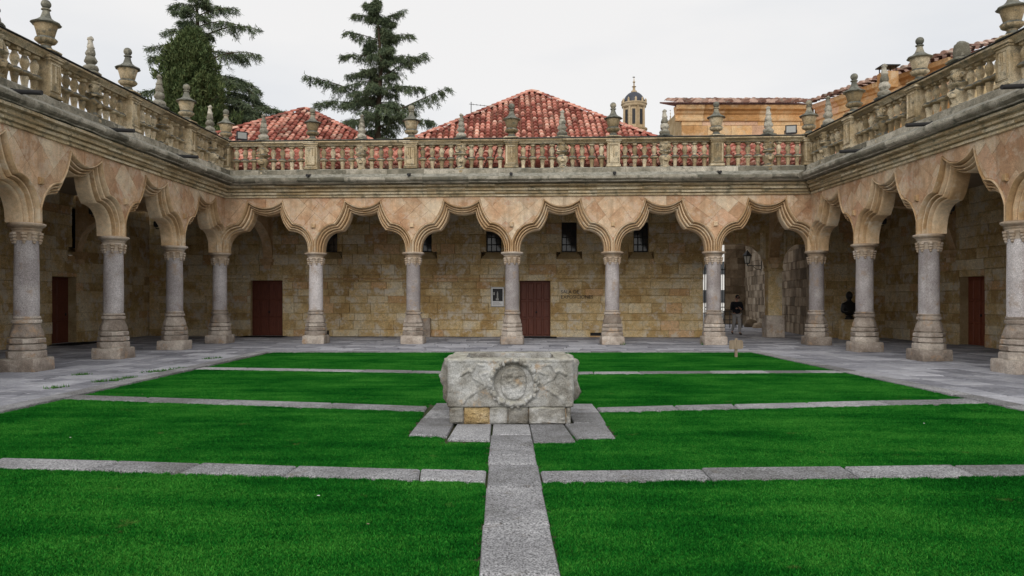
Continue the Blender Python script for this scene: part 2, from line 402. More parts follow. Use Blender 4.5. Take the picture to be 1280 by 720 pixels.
# ------------------------------------------------------------------ layout
CL = (-10.39, 27.5); CR = (10.97, 26.4)
fb = Frame(CL, CR, 1)
_l = Frame(CL, (-10.67, 16.8), 1); fl = Frame(CL, (CL[0]+_l.u.x*3.565*5, CL[1]+_l.u.y*3.565*5), -1)
_r = Frame(CR, (11.2, 16.36), 1); fr = Frame(CR, (CR[0]+_r.u.x*3.36*5, CR[1]+_r.u.y*3.36*5), 1)
ARC = {'b': (fb, 6, fb.L/6), 'l': (fl, 5, fl.L/5), 'r': (fr, 5, fr.L/5)}
# the crowning course and balustrade of the side wings run slightly outward from the corner
def splay(f, k):
    t = f.P(f.L, -k*f.L, 0); g = Frame((f.O.x, f.O.y), (t.x, t.y), f.sign); return g
UP = {'b': fb, 'l': splay(fl, .026), 'r': splay(fr, .022)}
WALL_D = {'b': -4.85, 'l': -5.25, 'r': -4.85}
SIDE = {'b': 'behind the well', 'l': 'on the cypress side', 'r': 'on the bronze bust side'}

# ------------------------------------------------------------------ ground, paving, lawn
wobj('ground', [(-400,-60,-.06),(400,-60,-.06),(400,900,-.06),(-400,900,-.06)], [(0,1,2,3)], M['ground'])['kind'] = 'structure'
LX0, LX1, LY1 = -7.0, 7.34, 22.45
def lawn_l(y): return -7.0-(11-y)*.012 if y < 11 else -7.0+(y-11)*.008
pav = thing('pavement', kind='structure')
mb = MB(); mb.box((-16.4, -3, -.05), (-7.2, 34, -.022)); mb.box((-7.2, 22.5, -.05), (16.4, 50, -.022)); mb.box((7.5, -3, -.05), (16.4, 22.5, -.022))
mb.build('paving_bed', M['flag_joint'], pav)
def slab_item(quad, z0, z1, bev=.012, jit=.012):
    q = [Vector((x+R.uniform(-jit, jit), y+R.uniform(-jit, jit), 0)) for x, y in quad]; n = len(q); c = sum(q, Vector())/n
    V = [Vector((p.x, p.y, z0)) for p in q]+[Vector((p.x, p.y, z1-bev)) for p in q]
    V += [Vector((p.x+(c.x-p.x)/max(.1, (c-p).length)*bev*1.4, p.y+(c.y-p.y)/max(.1, (c-p).length)*bev*1.4, z1+R.uniform(-.004, .004))) for p in q]
    F = []
    for o in (0, n):
        for i in range(n):
            j = (i+1) % n; F.append((o+i, o+j, o+n+j, o+n+i))
    F.append(tuple(range(2*n, 3*n))); return V, F
items = []
def pave(x0, x1, y0, y1, along='y', g=.012):
    a0, a1, b0, b1 = (x0, x1, y0, y1) if along == 'y' else (y0, y1, x0, x1)
    a = a0
    while a < a1-.05:
        w = R.choice((.45, .55, .65, .8)); w = w if a1-(a+w) > .3 else a1-a
        b = b0-R.uniform(0, .5)
        while b < b1-.05:
            l = R.uniform(.55, 1.35); lo = max(b, b0); hi = min(b+l, b1)
            if b1-hi < .25: hi = b1
            if hi-lo > .1:
                k0, k1 = R.uniform(-.04, .04), R.uniform(-.04, .04)
                q = [(a+g, lo+g+k0), (a+w-g, lo+g-k0), (a+w-g, hi-g-k1), (a+g, hi-g+k1)]
                if along != 'y': q = [(y, x) for x, y in reversed(q)]
                items.append(slab_item(q, -.03, R.uniform(-.003, .006)))
            b = hi
        a += w
pave(-15.9, -7.42, 3, 22.88); pave(7.76, 16.0, 3, 22.88)
pave(-15.9, 16.0, 22.9, 34.2, 'x')
pave(7.9, 14.5, 34.2, 48, 'x')
pieces('flagstone', items, M['flag'], pav, 300)
# kerb stones round the lawn
kerb = thing('lawn_kerb', kind='structure'); items = []
y = 3.0
while y < 22.4:
    y2 = min(y+R.uniform(.9, 1.5), 22.48)
    items.append(slab_item([(-7.40, y+.008), (-7.05, y+.008), (-7.05, y2-.008), (-7.40, y2-.008)], -.03, .03))
    items.append(slab_item([(7.39, y+.008), (7.74, y+.008), (7.74, y2-.008), (7.39, y2-.008)], -.03, .03)); y = y2
x = -7.4
while x < 7.7:
    x2 = min(x+R.uniform(.9, 1.5), 7.74); items.append(slab_item([(x+.008, 22.5), (x2-.008, 22.5), (x2-.008, 22.86), (x+.008, 22.86)], -.03, .03)); x = x2
pieces('kerb_stone', items, M['slab'], kerb)
# lawn soil
wobj('lawn_bed', [(-7.2,-2,-.012),(7.5,-2,-.012),(7.5,22.6,-.012),(-7.2,22.6,-.012)], [(0,1,2,3)], M['soil'])['kind'] = 'structure'
# path and strips
PX, PW = .085, .228
path = thing('path', kind='structure'); items = []
y = .6
ys = [-1.0, .4, 1.7, 3.0, 4.30, 5.28, 6.33, 7.20, 7.62, 8.12, 8.75]
for a, b in zip(ys[:-1], ys[1:]):
    items.append(slab_item([(PX-PW-R.uniform(0,.015), a+.01), (PX+PW+R.uniform(0,.015), a+.01), (PX+PW+R.uniform(0,.015), b-.01), (PX-PW-R.uniform(0,.015), b-.01)], -.03, .022, .014, .008))
y = 11.5
while y < 22.4:
    y2 = min(y+R.uniform(.7, 1.2), 22.5)
    items.append(slab_item([(PX-PW, y+.01), (PX+PW, y+.01), (PX+PW, y2-.01), (PX-PW, y2-.01)], -.03, .022)); y = y2
# apron round the well
for q in ([(-1.11,8.80),(-.66,8.70),(-.62,9.96),(-1.09,9.98)], [(-.64,8.52),(-.17,8.48),(-.16,9.50),(-.60,9.50)],
          [(.33,8.32),(.80,8.36),(.76,9.50),(.33,9.50)], [(.82,8.56),(1.27,8.60),(1.29,9.60),(.78,9.55)],
          [(-1.09,10.0),(-.70,10.0),(-.70,10.72),(-1.06,10.72)], [(-1.05,10.74),(-.6,10.74),(-.55,11.4),(-1.02,11.4)],
          [(.9,9.62),(1.30,9.62),(1.33,10.5),(.9,10.5)], [(.9,10.52),(1.33,10.52),(1.34,11.35),(.9,11.35)],
          [(-.53,10.86),(.2,10.86),(.2,11.45),(-.53,11.42)], [(.22,10.86),(.88,10.86),(.88,11.4),(.22,11.45)], [(-.14,8.78),(.31,8.78),(.31,9.5),(-.14,9.5)]):
    items.append(slab_item(q, -.03, .024, .014, .01))
pieces('path_slab', items, M['slab'], path)
STR = [((-7.0, 7.55), (PX, 6.72), (7.34, 7.16), .40), ((-7.0, 12.2), (PX, 10.60), (7.37, 11.75), .44), ((-7.0, 17.3), (PX, 16.1), (7.35, 16.5), .46), ((-7.1, 2.6), (PX, 2.4), (7.4, 2.5), .4)]
def strip_y(k, x):
    l, m, r, w = STR[k]
    return l[1]+(m[1]-l[1])*(x-l[0])/(m[0]-l[0]) if x < m[0] else m[1]+(r[1]-m[1])*(x-m[0])/(r[0]-m[0])
strips = thing('garden_strip_paving', kind='structure'); items = []
for k, (l, m, r, w) in enumerate(STR):
    for x0, x1 in ((l[0]-.03, PX-PW-.02), (PX+PW+.02, r[0]+.03)):
        if k == 1: x0, x1 = (x0, -1.12) if x0 < 0 else (1.35, x1)
        x = x0; sk0 = 0
        while x < x1-.05:
            x2 = x+R.uniform(.85, 1.7); x2 = x1 if x1-x2 < .5 else x2; sk = 0 if x2 == x1 else R.uniform(-.04, .10)
            w0 = w*.5+R.uniform(-.02, .02)
            items.append(slab_item([(x+.01, strip_y(k, x)-w0), (x2-.008, strip_y(k, x2)-w0), (x2-.008+sk, strip_y(k, x2)+w0), (x+.008+sk0, strip_y(k, x)+w0)], -.03, .02, .014, .007)); x = x2; sk0 = sk
pieces('strip_slab', items, M['slab'], strips)

# grass: clumps of blades on points over the lawn
def blade_clump(seed, n, rad, h):
    r = random.Random(seed); mb = MB()
    for _ in range(n):
        a = r.uniform(0, 2*pi); q = rad*sqrt(r.random()); x, y = q*cos(a), q*sin(a)
        hh = h*r.uniform(.5, 1.25); t = r.uniform(0, 2*pi); w = r.uniform(.0022, .0042); lx, ly = r.gauss(0, .5)*hh, r.gauss(0, .5)*hh
        dx, dy = cos(t)*w, sin(t)*w
        mb.add([(x-dx, y-dy, 0), (x+dx, y+dy, 0), (x+lx*.4+dx*.8, y+ly*.4+dy*.8, hh*.6), (x+lx*.4-dx*.8, y+ly*.4-dy*.8, hh*.6), (x+lx, y+ly, hh)],
               [(0, 1, 2, 3), (3, 2, 4)])
    return mb.mesh('grass_clump')
pts = []
CR_ = .17
def lawn_ok(x, y, rad):
    if not (lawn_l(y)+rad < x < 7.38-rad and y < 22.46-rad): return False
    if abs(x-PX) < PW+.02+rad and (y < 8.9 or y > 11.3): return False
    for k in range(4):
        if abs(y-strip_y(k, x)) < STR[k][3]*.5+rad+.0: return False
    if -1.15-rad < x < 1.33+rad and 8.72-rad < y < 11.42+rad: return False
    if -.72-rad < x < .82+rad and 8.35-rad < y < 9.5: return False
    return True
rg = random.Random(5); small = []
y = 2.9
while y < 22.5:
    x = -7.1; st = .105
    while x < 7.4:
        px, py = x+rg.uniform(-.05, .05), y+rg.uniform(-.05, .05)
        if abs(px)/py < .75+1.0/py or py > 12:
            if lawn_ok(px, py, .13): pts.append((px, py, -.012))
            else:
                for _ in range(7):
                    qx, qy = px+rg.uniform(-.06, .06), py+rg.uniform(-.06, .06)
                    if lawn_ok(qx, qy, rg.uniform(-.018, .02)): small.append((qx, qy, -.012))
        x += st
    y += st
def scatter(name, pts, clumps, label=None):
    me = bpy.data.meshes.new(name); me.from_pydata(pts, [], []); o = bpy.data.objects.new(name, me)
    ng = bpy.data.node_groups.new(name, 'GeometryNodeTree')
    ng.interface.new_socket('Geometry', in_out='INPUT', socket_type='NodeSocketGeometry'); ng.interface.new_socket('Geometry', in_out='OUTPUT', socket_type='NodeSocketGeometry')
    N = ng.nodes.new; L = ng.links.new
    gi = N('NodeGroupInput'); go = N('NodeGroupOutput'); ip = N('GeometryNodeInstanceOnPoints'); gg = N('GeometryNodeGeometryToInstance')
    for c in clumps:
        co = bpy.data.objects.new('grass_clump', c); oi = N('GeometryNodeObjectInfo'); oi.inputs[0].default_value = co; oi.inputs['As Instance'].default_value = True
        L(oi.outputs['Geometry'], gg.inputs[0])
    rv = N('FunctionNodeRandomValue'); rv.data_type = 'FLOAT_VECTOR'; rv.inputs[0].default_value = (0, 0, 0); rv.inputs[1].default_value = (0, 0, 6.283)
    rs = N('FunctionNodeRandomValue'); rs.data_type = 'FLOAT'; rs.inputs[2].default_value = .8; rs.inputs[3].default_value = 1.2
    ip.inputs['Pick Instance'].default_value = True
    L(gi.outputs[0], ip.inputs['Points']); L(gg.outputs[0], ip.inputs['Instance']); L(rv.outputs[0], ip.inputs['Rotation']); L(rs.outputs[1], ip.inputs['Scale'])
    L(ip.outputs[0], go.inputs[0])
    md = o.modifiers.new('scatter', 'NODES'); md.node_group = ng
    COL.objects.link(o); o['kind'] = 'stuff'; return o
cl = [blade_clump(i, 480, .15, .021) for i in range(4)]; cs = [blade_clump(20+i, 60, .032, .023) for i in range(3)]
for c in cl+cs: c.materials.append(M['grass'])
g1 = scatter('lawn_grass', pts, cl); g2 = scatter('lawn_edge_grass', small, cs)
setp(g1, 'short green mown grass of the courtyard lawn', 'grass'); setp(g2, 'thin green grass fringe along the lawn slabs', 'grass')

# ------------------------------------------------------------------ columns
def col_lathe_oct(prof, n=8, rot=pi/8):
    return MB().lathe(prof, n, rot=rot)
def build_column():
    root = thing('column')
    b = MB(); pr = [(.45,0),(.455,.06),(.45,.16),(.445,.27),(.43,.292),(.38,.30),(.37,.33)]
    def sq(a, k, z):
        t = 1 if k < 5 else max(0, (6-k)*.5); c = min(1.32, 1/max(abs(cos(a)), abs(sin(a)))); o = 1/max(abs(cos(a)), abs(sin(a)), (abs(cos(a))+abs(sin(a)))/sqrt(2)); return (c*t+o*(1-t))*.93
    b.lathe(pr, 32, mod=sq); b.jitter(.022, 5, 1.3)
    obj('pedestal', b.mesh('pedestal', True, 45), M['base'], root)
    b = MB(); pr = [(.36,.285),(.37,.30),(.375,.335),(.372,.44),(.36,.452),(.318,.458),(.318,.480),(.362,.486),(.362,.585),(.35,.597),(.305,.602),(.305,.624),(.352,.63),(.350,.715),(.335,.73),(.290,.735),(.290,.757),(.325,.765),(.315,.83),(.290,.92),(.272,1.00),(.268,1.03),(.250,1.04),(.250,1.06),(.29,1.07),(.295,1.125),(.288,1.14),(.252,1.145),(.252,1.165),(.275,1.175),(.272,1.21),(.25,1.22)]
    def o8(a, k, z):
        c, s_ = abs(cos(a)), abs(sin(a)); o = 1/max(c, s_, (c+s_)/sqrt(2)); f = 1 if k < 20 else .4; return 1+(o-1)*f
    b.lathe(pr, 32, mod=o8); b.jitter(.010, 9, 4.1)
    obj('moulded_base', b.mesh('moulded_base', True, 40), M['base'], root)
    b = MB(); b.lathe([(.252,1.2),(.254,1.6),(.25,2.2),(.240,2.93)], 28); b.jitter(.004, 7, 2)
    obj('shaft', b.mesh('shaft', True, 60), M['shaft'], root)
    b = MB(); b.lathe([(.24,2.90),(.246,2.92),(.25,3.0),(.27,3.06),(.29,3.08),(.29,3.10),(.275,3.11),(.285,3.13),(.305,3.15),(.305,3.165)], 28)
    for i in range(8):
        a = i*pi/4+pi/8; c = Vector((.262*cos(a), .262*sin(a), 0))
        b.lathe([(.012,2.82),(.035,2.85),(.03,2.875),(.052,2.90),(.05,2.93),(.034,2.945),(.062,2.965),(.066,3.0),(.045,3.015),(.07,3.035),(.07,3.08)], 8, c)
    def ab(a, k, z): c = 1/max(abs(cos(a)), abs(sin(a)), (abs(cos(a))+abs(sin(a)))/1.25); return c*.97
    b.lathe([(.30,3.155),(.315,3.175),(.36,3.20),(.405,3.225),(.415,3.25),(.405,3.275),(.33,3.295),(.30,3.30)], 32, mod=ab)
    obj('capital', b.mesh('capital', True, 40), M['capital'], root)
    return root
col0 = build_column(); first = True
NUMW = ['first', 'second', 'third', 'fourth', 'fifth', 'sixth', 'seventh']
collab = {('b', 0): 'granite column at the corner where the cypress side arcade meets the back arcade',
 ('b', 1): 'back arcade granite column beside the double door below the small tiled roof',
 ('b', 2): 'back arcade granite column with a stone slab leaning behind it',
 ('b', 3): 'back arcade granite column between the poster and the wooden double door',
 ('b', 4): 'back arcade granite column beside the dark floor vent and wall lettering',
 ('b', 5): 'back arcade granite column beside the small wooden sign and passage gate',
 ('b', 6): 'granite column at the corner between passage pier and bronze bust',
 ('l', 1): 'cypress side granite column next to the corner column', ('l', 2): 'cypress side granite column just past the plain door, second from the corner',
 ('l', 3): 'broad based granite column on the cypress side, third from the corner', ('l', 4): 'granite column of the cypress side arcade, fourth from the corner', ('l', 5): 'granite column of the cypress side arcade, fifth from the corner',
 ('r', 1): 'granite column standing in front of the bronze bust', ('r', 2): 'granite column between the bronze bust and the red door',
 ('r', 3): 'granite column just past the red door, third from the corner', ('r', 4): 'granite column of the red door side arcade, fourth from the corner', ('r', 5): 'granite column of the red door side arcade, fifth from the corner'}
for w in 'blr':
    f, n, bay = ARC[w]
    for i in range(n+1):
        if w != 'b' and i == 0: continue
        p = f.P(i*bay, 0, 0)
        rz = f.ang+R.choice((0, pi/2, pi, -pi/2))
        if first: c = col0; c.location = p; c.rotation_euler[2] = rz; first = False
        else: c = copy_tree(col0, p, rz)
        setp(c, collab[(w, i)], 'column', 'columns of the courtyard arcades')

# ------------------------------------------------------------------ arcades
Z_SPAN_TOP = 5.26
def curves(h):
    k = h/1.78; xs = h-.285
    inn = [(xs, 3.29), (xs, 3.37)]+bez((xs, 3.38), (xs-.03, 4.05), (.785*k, 4.075), 10)
    inn2 = bez((.785*k, 4.075), (.535*k, 4.33), (.47*k, 4.74), 7); inn3 = bez((.47*k, 4.74), (.24*k, 4.63), (0, 4.63), 6)
    out = [(h, 3.29), (h, 3.66)]+bez((h, 3.68), (h-.23, 4.31), (1.06*k, 4.335), 10)
    out2 = bez((1.06*k, 4.335), (.775*k, 4.63), (.66*k, 5.16), 7); out3 = bez((.66*k, 5.16), (.36*k, 4.90), (0, 4.90), 6)
    return (inn, inn2, inn3), (out, out2, out3)
PROF = [(0,-.30),(0,.02),(.04,.065),(.11,.085),(.165,.07),(.185,-.01),(.225,-.01),(.235,.115),(.29,.16),(.37,.17),(.425,.15),(.445,.06),(.485,.06),(.495,.18),(.55,.23),(.63,.24),(.685,.22),(.705,.13),(.745,.13),(.755,.255),(.80,.31),(.89,.335),(.95,.33),(.97,.265),(1.0,.26)]
def build_arcade(w):
    f, n, bay = ARC[w]; h = bay/2
    lab = {'b': 'back arcade of six curved sandstone arches behind the well', 'l': 'sandstone arcade on the cypress side with mouldings seen at a slant',
           'r': 'sandstone arcade on the bronze bust and red door side'}[w]
    mid = f.P(f.L*.5, 0, 3.3)
    A = thing('arcade', lab, 'arcade', 'arcades round the courtyard', mid)
    (i1, i2, i3), (o1, o2, o3) = curves(h)
    for b in range(n):
        sc = (b+.5)*bay; mb = MB()
        for sgn in (1, -1):
            for I, O in ((i1, o1), (i2, o2), (i3, o3)):
                V = []; F = []; m = len(PROF)
                for (xi, zi), (xo, zo) in zip(I, O):
                    for t, d in PROF: V.append(f.P(sc+sgn*(xi+(xo-xi)*t), d, zi+(zo-zi)*t))
                for a in range(len(I)-1):
                    for k in range(m-1): F.append((a*m+k, a*m+k+1, (a+1)*m+k+1, (a+1)*m+k))
                # back face
                q = len(V)
                for (xi, zi), (xo, zo) in zip(I, O): V += [f.P(sc+sgn*xi, -.30, zi), f.P(sc+sgn*xo, -.30, zo)]
                for a in range(len(I)-1): F.append((q+2*a, q+2*a+2, q+2*a+3, q+2*a+1))
                F = orient(F, f.sign*sgn); mb.add(V, F)
        for v in mb.V: v += mnoise.noise_vector(v*3.0)*.006
        o = mb.build('arch_moulding', M['arch'], A, True, 38)
    # spandrels
    ang0 = R.uniform(0, 1)
    for i in range(n+1):
        s0 = i*bay; pr = [(0, 3.66)]; xs = o1[2:]+o2[1:]
        right = [(h-x, z) for x, z in xs]+[(h-o3[0][0], Z_SPAN_TOP)]
        poly = []
        if i < n: poly += right
        else: poly += [(0, Z_SPAN_TOP)]
        if i > 0: poly += [(-x, z) for x, z in reversed(right)]
        else: poly += [(0, Z_SPAN_TOP)]
        if i == 0: poly = [(0, 3.68)]+poly
        elif i == n: poly = [(0, 3.68)]+poly
        pl = []
        for p in poly:
            if not pl or math.hypot(p[0]-pl[-1][0], p[1]-pl[-1][1]) > .004: pl.append(p)
        poly = pl
        ap = [(s0+x, z) for x, z in poly]
        # core of the wall
        N = len(ap); V = [f.P(a, -.295, b) for a, b in ap]+[f.P(a, .272, b) for a, b in ap]
        F = [tuple(range(N, 2*N)), tuple(reversed(range(N)))]+[(k, (k+1) % N, N+(k+1) % N, N+k) for k in range(N)]
        sp = wobj('spandrel', V, orient(F, f.sign), M['joint'], A)
        # diagonal stones
        st = []; a0 = radians(45)+R.uniform(-.10, .10); a1 = a0+pi/2+R.uniform(-.16, .16); ox, oz = R.uniform(-.1, .1), 4.25+R.uniform(-.15, .15)
        gu_ = [-2.2]; gv_ = [-2.2]
        while gu_[-1] < 2.2: gu_.append(gu_[-1]+R.choice((.38, .52, .66, .85)))
        while gv_[-1] < 2.2: gv_.append(gv_[-1]+R.choice((.38, .52, .66, .85)))
        g = .0028
        for ui in range(len(gu_)-1):
            sh = R.uniform(-.25, .25)
            for vi in range(len(gv_)-1):
                cell = []
                for uu, vv in ((gu_[ui]+g, gv_[vi]+sh+g), (gu_[ui+1]-g, gv_[vi]+sh+g), (gu_[ui+1]-g, gv_[vi+1]+sh-g), (gu_[ui]+g, gv_[vi+1]+sh-g)):
                    cell.append((ox+uu*cos(a0)+vv*cos(a1), oz+uu*sin(a0)+vv*sin(a1)))
                q = clip_convex(poly, cell)
                if len(q) >= 3 and abs(area(q)) > .004:
                    st.append(poly_stone(f, [(s0+x, z) for x, z in q], .25, .300+R.uniform(-.003, .004), .005))
        for V, F in st: wobj('spandrel_stone', V, F, M['spandrel'], sp)
        if 0 < i < n:
            mb = MB(); V, F = rect_stone(f, s0-.07, s0+.07, 4.16, 4.32, .27, .37, .02); mb.add(V, F); mb.build('corbel', M['arch'], sp)
    # lintel stones over each arch
    for b in range(n):
        sc = (b+.5)*bay
        top = [(x, z) for x, z in o3]+[(-x, z) for x, z in reversed(o3[:-1])]
        poly = [(x, z) for x, z in reversed(top)]+[(o3[0][0], Z_SPAN_TOP), (-o3[0][0], Z_SPAN_TOP)]
        ap = [(sc+x, z) for x, z in poly]; N = len(ap)
        V = [f.P(a, -.293, q) for a, q in ap]+[f.P(a, .268, q) for a, q in ap]
        F = [tuple(range(N, 2*N)), tuple(reversed(range(N)))]+[(k, (k+1) % N, N+(k+1) % N, N+k) for k in range(N)]
        lt = wobj('lintel', V, orient(F, f.sign), M['joint'], A)
        cut = R.uniform(-.2, .2)
        for x0, x1 in ((-.8, cut-.005), (cut+.005, .8)):
            q = clip_convex(poly, [(x0, 4), (x1, 4), (x1, 6), (x0, 6)])
            V, F = poly_stone(f, [(sc+x, z) for x, z in q], .25, .298+R.uniform(-.003, .005), .008); wobj('lintel_stone', V, F, M['spandrel'], lt)
    # cornice in blocks, mitred at the corners
    CP = [(.20,5.24),(.33,5.24),(.37,5.25),(.375,5.30),(.345,5.305),(.345,5.33),(.43,5.345),(.44,5.40),(.41,5.405),(.41,5.43),(.50,5.45),(.51,5.50),(.46,5.505),(.46,5.56),(.62,5.585),(.63,5.625),(.60,5.63),(.60,5.655),(.83,5.68),(.84,5.71),(.90,5.73),(.94,5.77),(.95,5.82),(.94,5.86),(.90,5.885),(.68,6.00),(.655,6.02),(.65,6.175),(.62,6.20),(.16,6.21),(.10,5.95),(-.30,5.85),(-.30,5.24)]
    ci = CP.index((.60,5.655)); PARTS = (('cornice_block', CP[:ci+1]+[(-.30,5.655),(-.30,5.24)], M['cornice']), ('plinth_block', [(-.30,5.66),(.60,5.66)]+CP[ci+1:-1], M['plinth']))
    cparent = wobj('cornice', [f.P(.5, -.2, 5.3), f.P(f.L-.5, -.2, 5.3), f.P(f.L-.5, -.2, 5.8), f.P(.5, -.2, 5.8)], [(0,1,2,3)], M['joint'], A)
    for pname, PP, pmat in PARTS:
        s = 0.0; m = len(PP)
        while s < f.L-.02:
            e = s+R.uniform(1.0, 1.7); e = f.L if f.L-e < .7 else e
            V = []; js = R.uniform(-.008, .008); jz = R.uniform(-.004, .003); steps = 4
            for j in range(steps+1):
                for d, z in PP:
                    a0 = d if s == 0 else s+.003
                    a1 = (f.L-d if w == 'b' else f.L) if e == f.L else e-.003
                    a = a0+(a1-a0)*j/steps
                    fu = UP[w] if pname == 'plinth_block' else f
                    dk = d if (pname == 'plinth_block' or d < .3 or w == 'b') else .3+(d-.3)*(1-.02*min(a, 14))
                    p = fu.P(a, dk+(js if d > .3 else 0), z+jz)
                    p += mnoise.noise_vector(p*4)*(.022 if z > 5.66 else .006)
                    V.append(p)
            F = []
            for j in range(steps):
                for q in range(m):
                    r = (q+1) % m; F.append((j*m+q, (j+1)*m+q, (j+1)*m+r, j*m+r))
            F.append(tuple(range(m))); F.append(tuple(reversed(range(steps*m, steps*m+m))))
            o = wobj(pname, V, F, pmat, cparent, True, 32); fix(o.data)
            s = e
    # water spouts
    for i in range(n+1):
        for q in (0.0,) if w == 'b' else (0.28,):
            sp = (i+q)*bay
            if sp < 1.2 or sp > f.L-.8: continue
            g_ = UP[w]; mb = MB(); a = g_.P(sp, .62, 5.965); b2 = g_.P(sp, 1.06 if w == 'b' else 1.32, 5.925)
            mb.tube([a, b2], .05, 10); mb.tube([g_.P(sp, .60, 5.965), g_.P(sp, .68, 5.96)], .075, 10)
            mb.build('water_spout', M['lead'], A, True, 40)
    # gallery roof slab and ribs
    D = WALL_D[w]; mb = MB()
    V = [f.P(a, d, z) for a, d, z in ((D-.4, -.25, 5.36), (f.L-D*(w == 'b')+.4*(w == 'b'), -.25, 5.36), (f.L-D*(w == 'b')+.4*(w == 'b'), D-.4, 5.36), (D-.4, D-.4, 5.36))]
    if w != 'b': V = [f.P(a, d, 5.37) for a, d in ((.3, -.25), (f.L, -.25), (f.L, D-.4), (.3, D-.4))]
    mb.add(V+[v+Vector((0, 0, .3)) for v in V], [(0,1,2,3),(4,5,6,7),(0,1,5,4),(1,2,6,5),(2,3,7,6),(3,0,4,7)])
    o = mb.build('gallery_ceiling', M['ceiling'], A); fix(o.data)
    return A
ARCO = {w: build_arcade(w) for w in 'blr'}
# transverse arches in the two corners
def rib(name, p, q, A):
    p = Vector(p); q = Vector(q); u = (q-p); L = u.length; u.normalize(); n = Vector((u.y, -u.x, 0)); mb = MB(); N = 20; V = []
    for k in range(N+1):
        t = k/N; x = t*L; zi = 3.3+1.55*(1-abs(2*t-1)**2.2)**.5
        for dn, zz in ((-.2, zi), (.2, zi), (.2, 5.38), (-.2, 5.38)): V.append(p+u*x+n*dn+Vector((0, 0, zz)))
    F = [(4*k+a, 4*k+(a+1) % 4, 4*k+4+(a+1) % 4, 4*k+4+a) for k in range(N) for a in range(4)]
    mb.add(V, F); o = mb.build(name, M['arch'], A, True, 40); fix(o.data)
for f, w, s_ in ((fb, 'b', 0), (fb, 'b', fb.L), (fl, 'l', 0), (fr, 'r', 0)):
    mb = MB()
    for k, (e, z0, z1) in enumerate(((.26, 3.2, 3.32), (.21, 3.06, 3.2), (.14, 2.9, 3.06))):
        V = [f.P(s_+sx, WALL_D[w]+dd, z) for z in (z0, z1) for sx, dd in ((-e, -.1), (e, -.1), (e, e*1.1), (-e, e*1.1))]
        mb.add(V, [(0,1,2,3),(4,5,6,7),(0,1,5,4),(1,2,6,5),(2,3,7,6),(3,0,4,7)])
    o = mb.build('rib_corbel', M['arch'], ARCO[w]); fix(o.data)
for f, w, d in ((fb, 'b', WALL_D['l']), ):
    rib('corner_rib', fb.P(0, -.2, 0), fb.P(0, WALL_D['b'], 0), ARCO['b']); rib('corner_rib', fb.P(fb.L, -.2, 0), fb.P(fb.L, WALL_D['b'], 0), ARCO['b'])
    rib('corner_rib', fl.P(0, -.2, 0), fl.P(0, WALL_D['l'], 0), ARCO['l']); rib('corner_rib', fr.P(0, -.2, 0), fr.P(0, WALL_D['r'], 0), ARCO['r'])

# ------------------------------------------------------------------ gallery walls, doors, windows
def ashlar(f, d, s0, s1, z1, holes, z0=0.0, hs=(.30,.36,.40,.44), ls=(.55,1.15), out=.045):
    items = []; z = z0
    while z < z1-.02:
        hgt = R.choice(hs); top = z+hgt if z1-(z+hgt) > .2 else z1; s = s0-R.uniform(0, .6)
        while s < s1-.01:
            l = R.uniform(*ls); e = s+l if s1-(s+l) > .3 else s1; rects = [(max(s, s0), e, z, top)]
            for hl in holes: rects = [q for r_ in rects for q in rect_minus(r_, hl)]
            for a, b, c, e2 in rects:
                if b-a > .05 and e2-c > .05: items.append(rect_stone(f, a+.005, b-.005, c+.005, e2-.005, d-.03, d+out-.03+R.uniform(-.010, .006), R.uniform(.008, .018), .007))
            s = e
        z = top
    return items
def wall_core(f, d, s0, s1, z1, holes, th=.5, z0=0.0):
    S = sorted({s0, s1, *[q for h in holes for q in h[:2] if s0 < q < s1]}); Z = sorted({z0, z1, *[q for h in holes for q in h[2:] if z0 < q < z1]}); mb = MB()
    for a, b in zip(S[:-1], S[1:]):
        for c, e in zip(Z[:-1], Z[1:]):
            m_ = ((a+b)/2, (c+e)/2)
            if any(h[0] < m_[0] < h[1] and h[2] < m_[1] < h[3] for h in holes): continue
            V = [f.P(x, dd, z) for dd in (d, d-th) for x, z in ((a, c), (b, c), (b, e), (a, e))]
            mb.add(V, orient([(0,1,2,3),(7,6,5,4),(0,4,5,1),(1,5,6,2),(2,6,7,3),(3,7,4,0)], f.sign))
    return mb
def fbox(f, a, b, d0, d1, z0, z1):
    V = [f.P(x, dd, z) for dd in (d1, d0) for x, z in ((a, z0), (b, z0), (b, z1), (a, z1))]
    return V, orient([(0,1,2,3),(7,6,5,4),(0,4,5,1),(1,5,6,2),(2,6,7,3),(3,7,4,0)], f.sign)
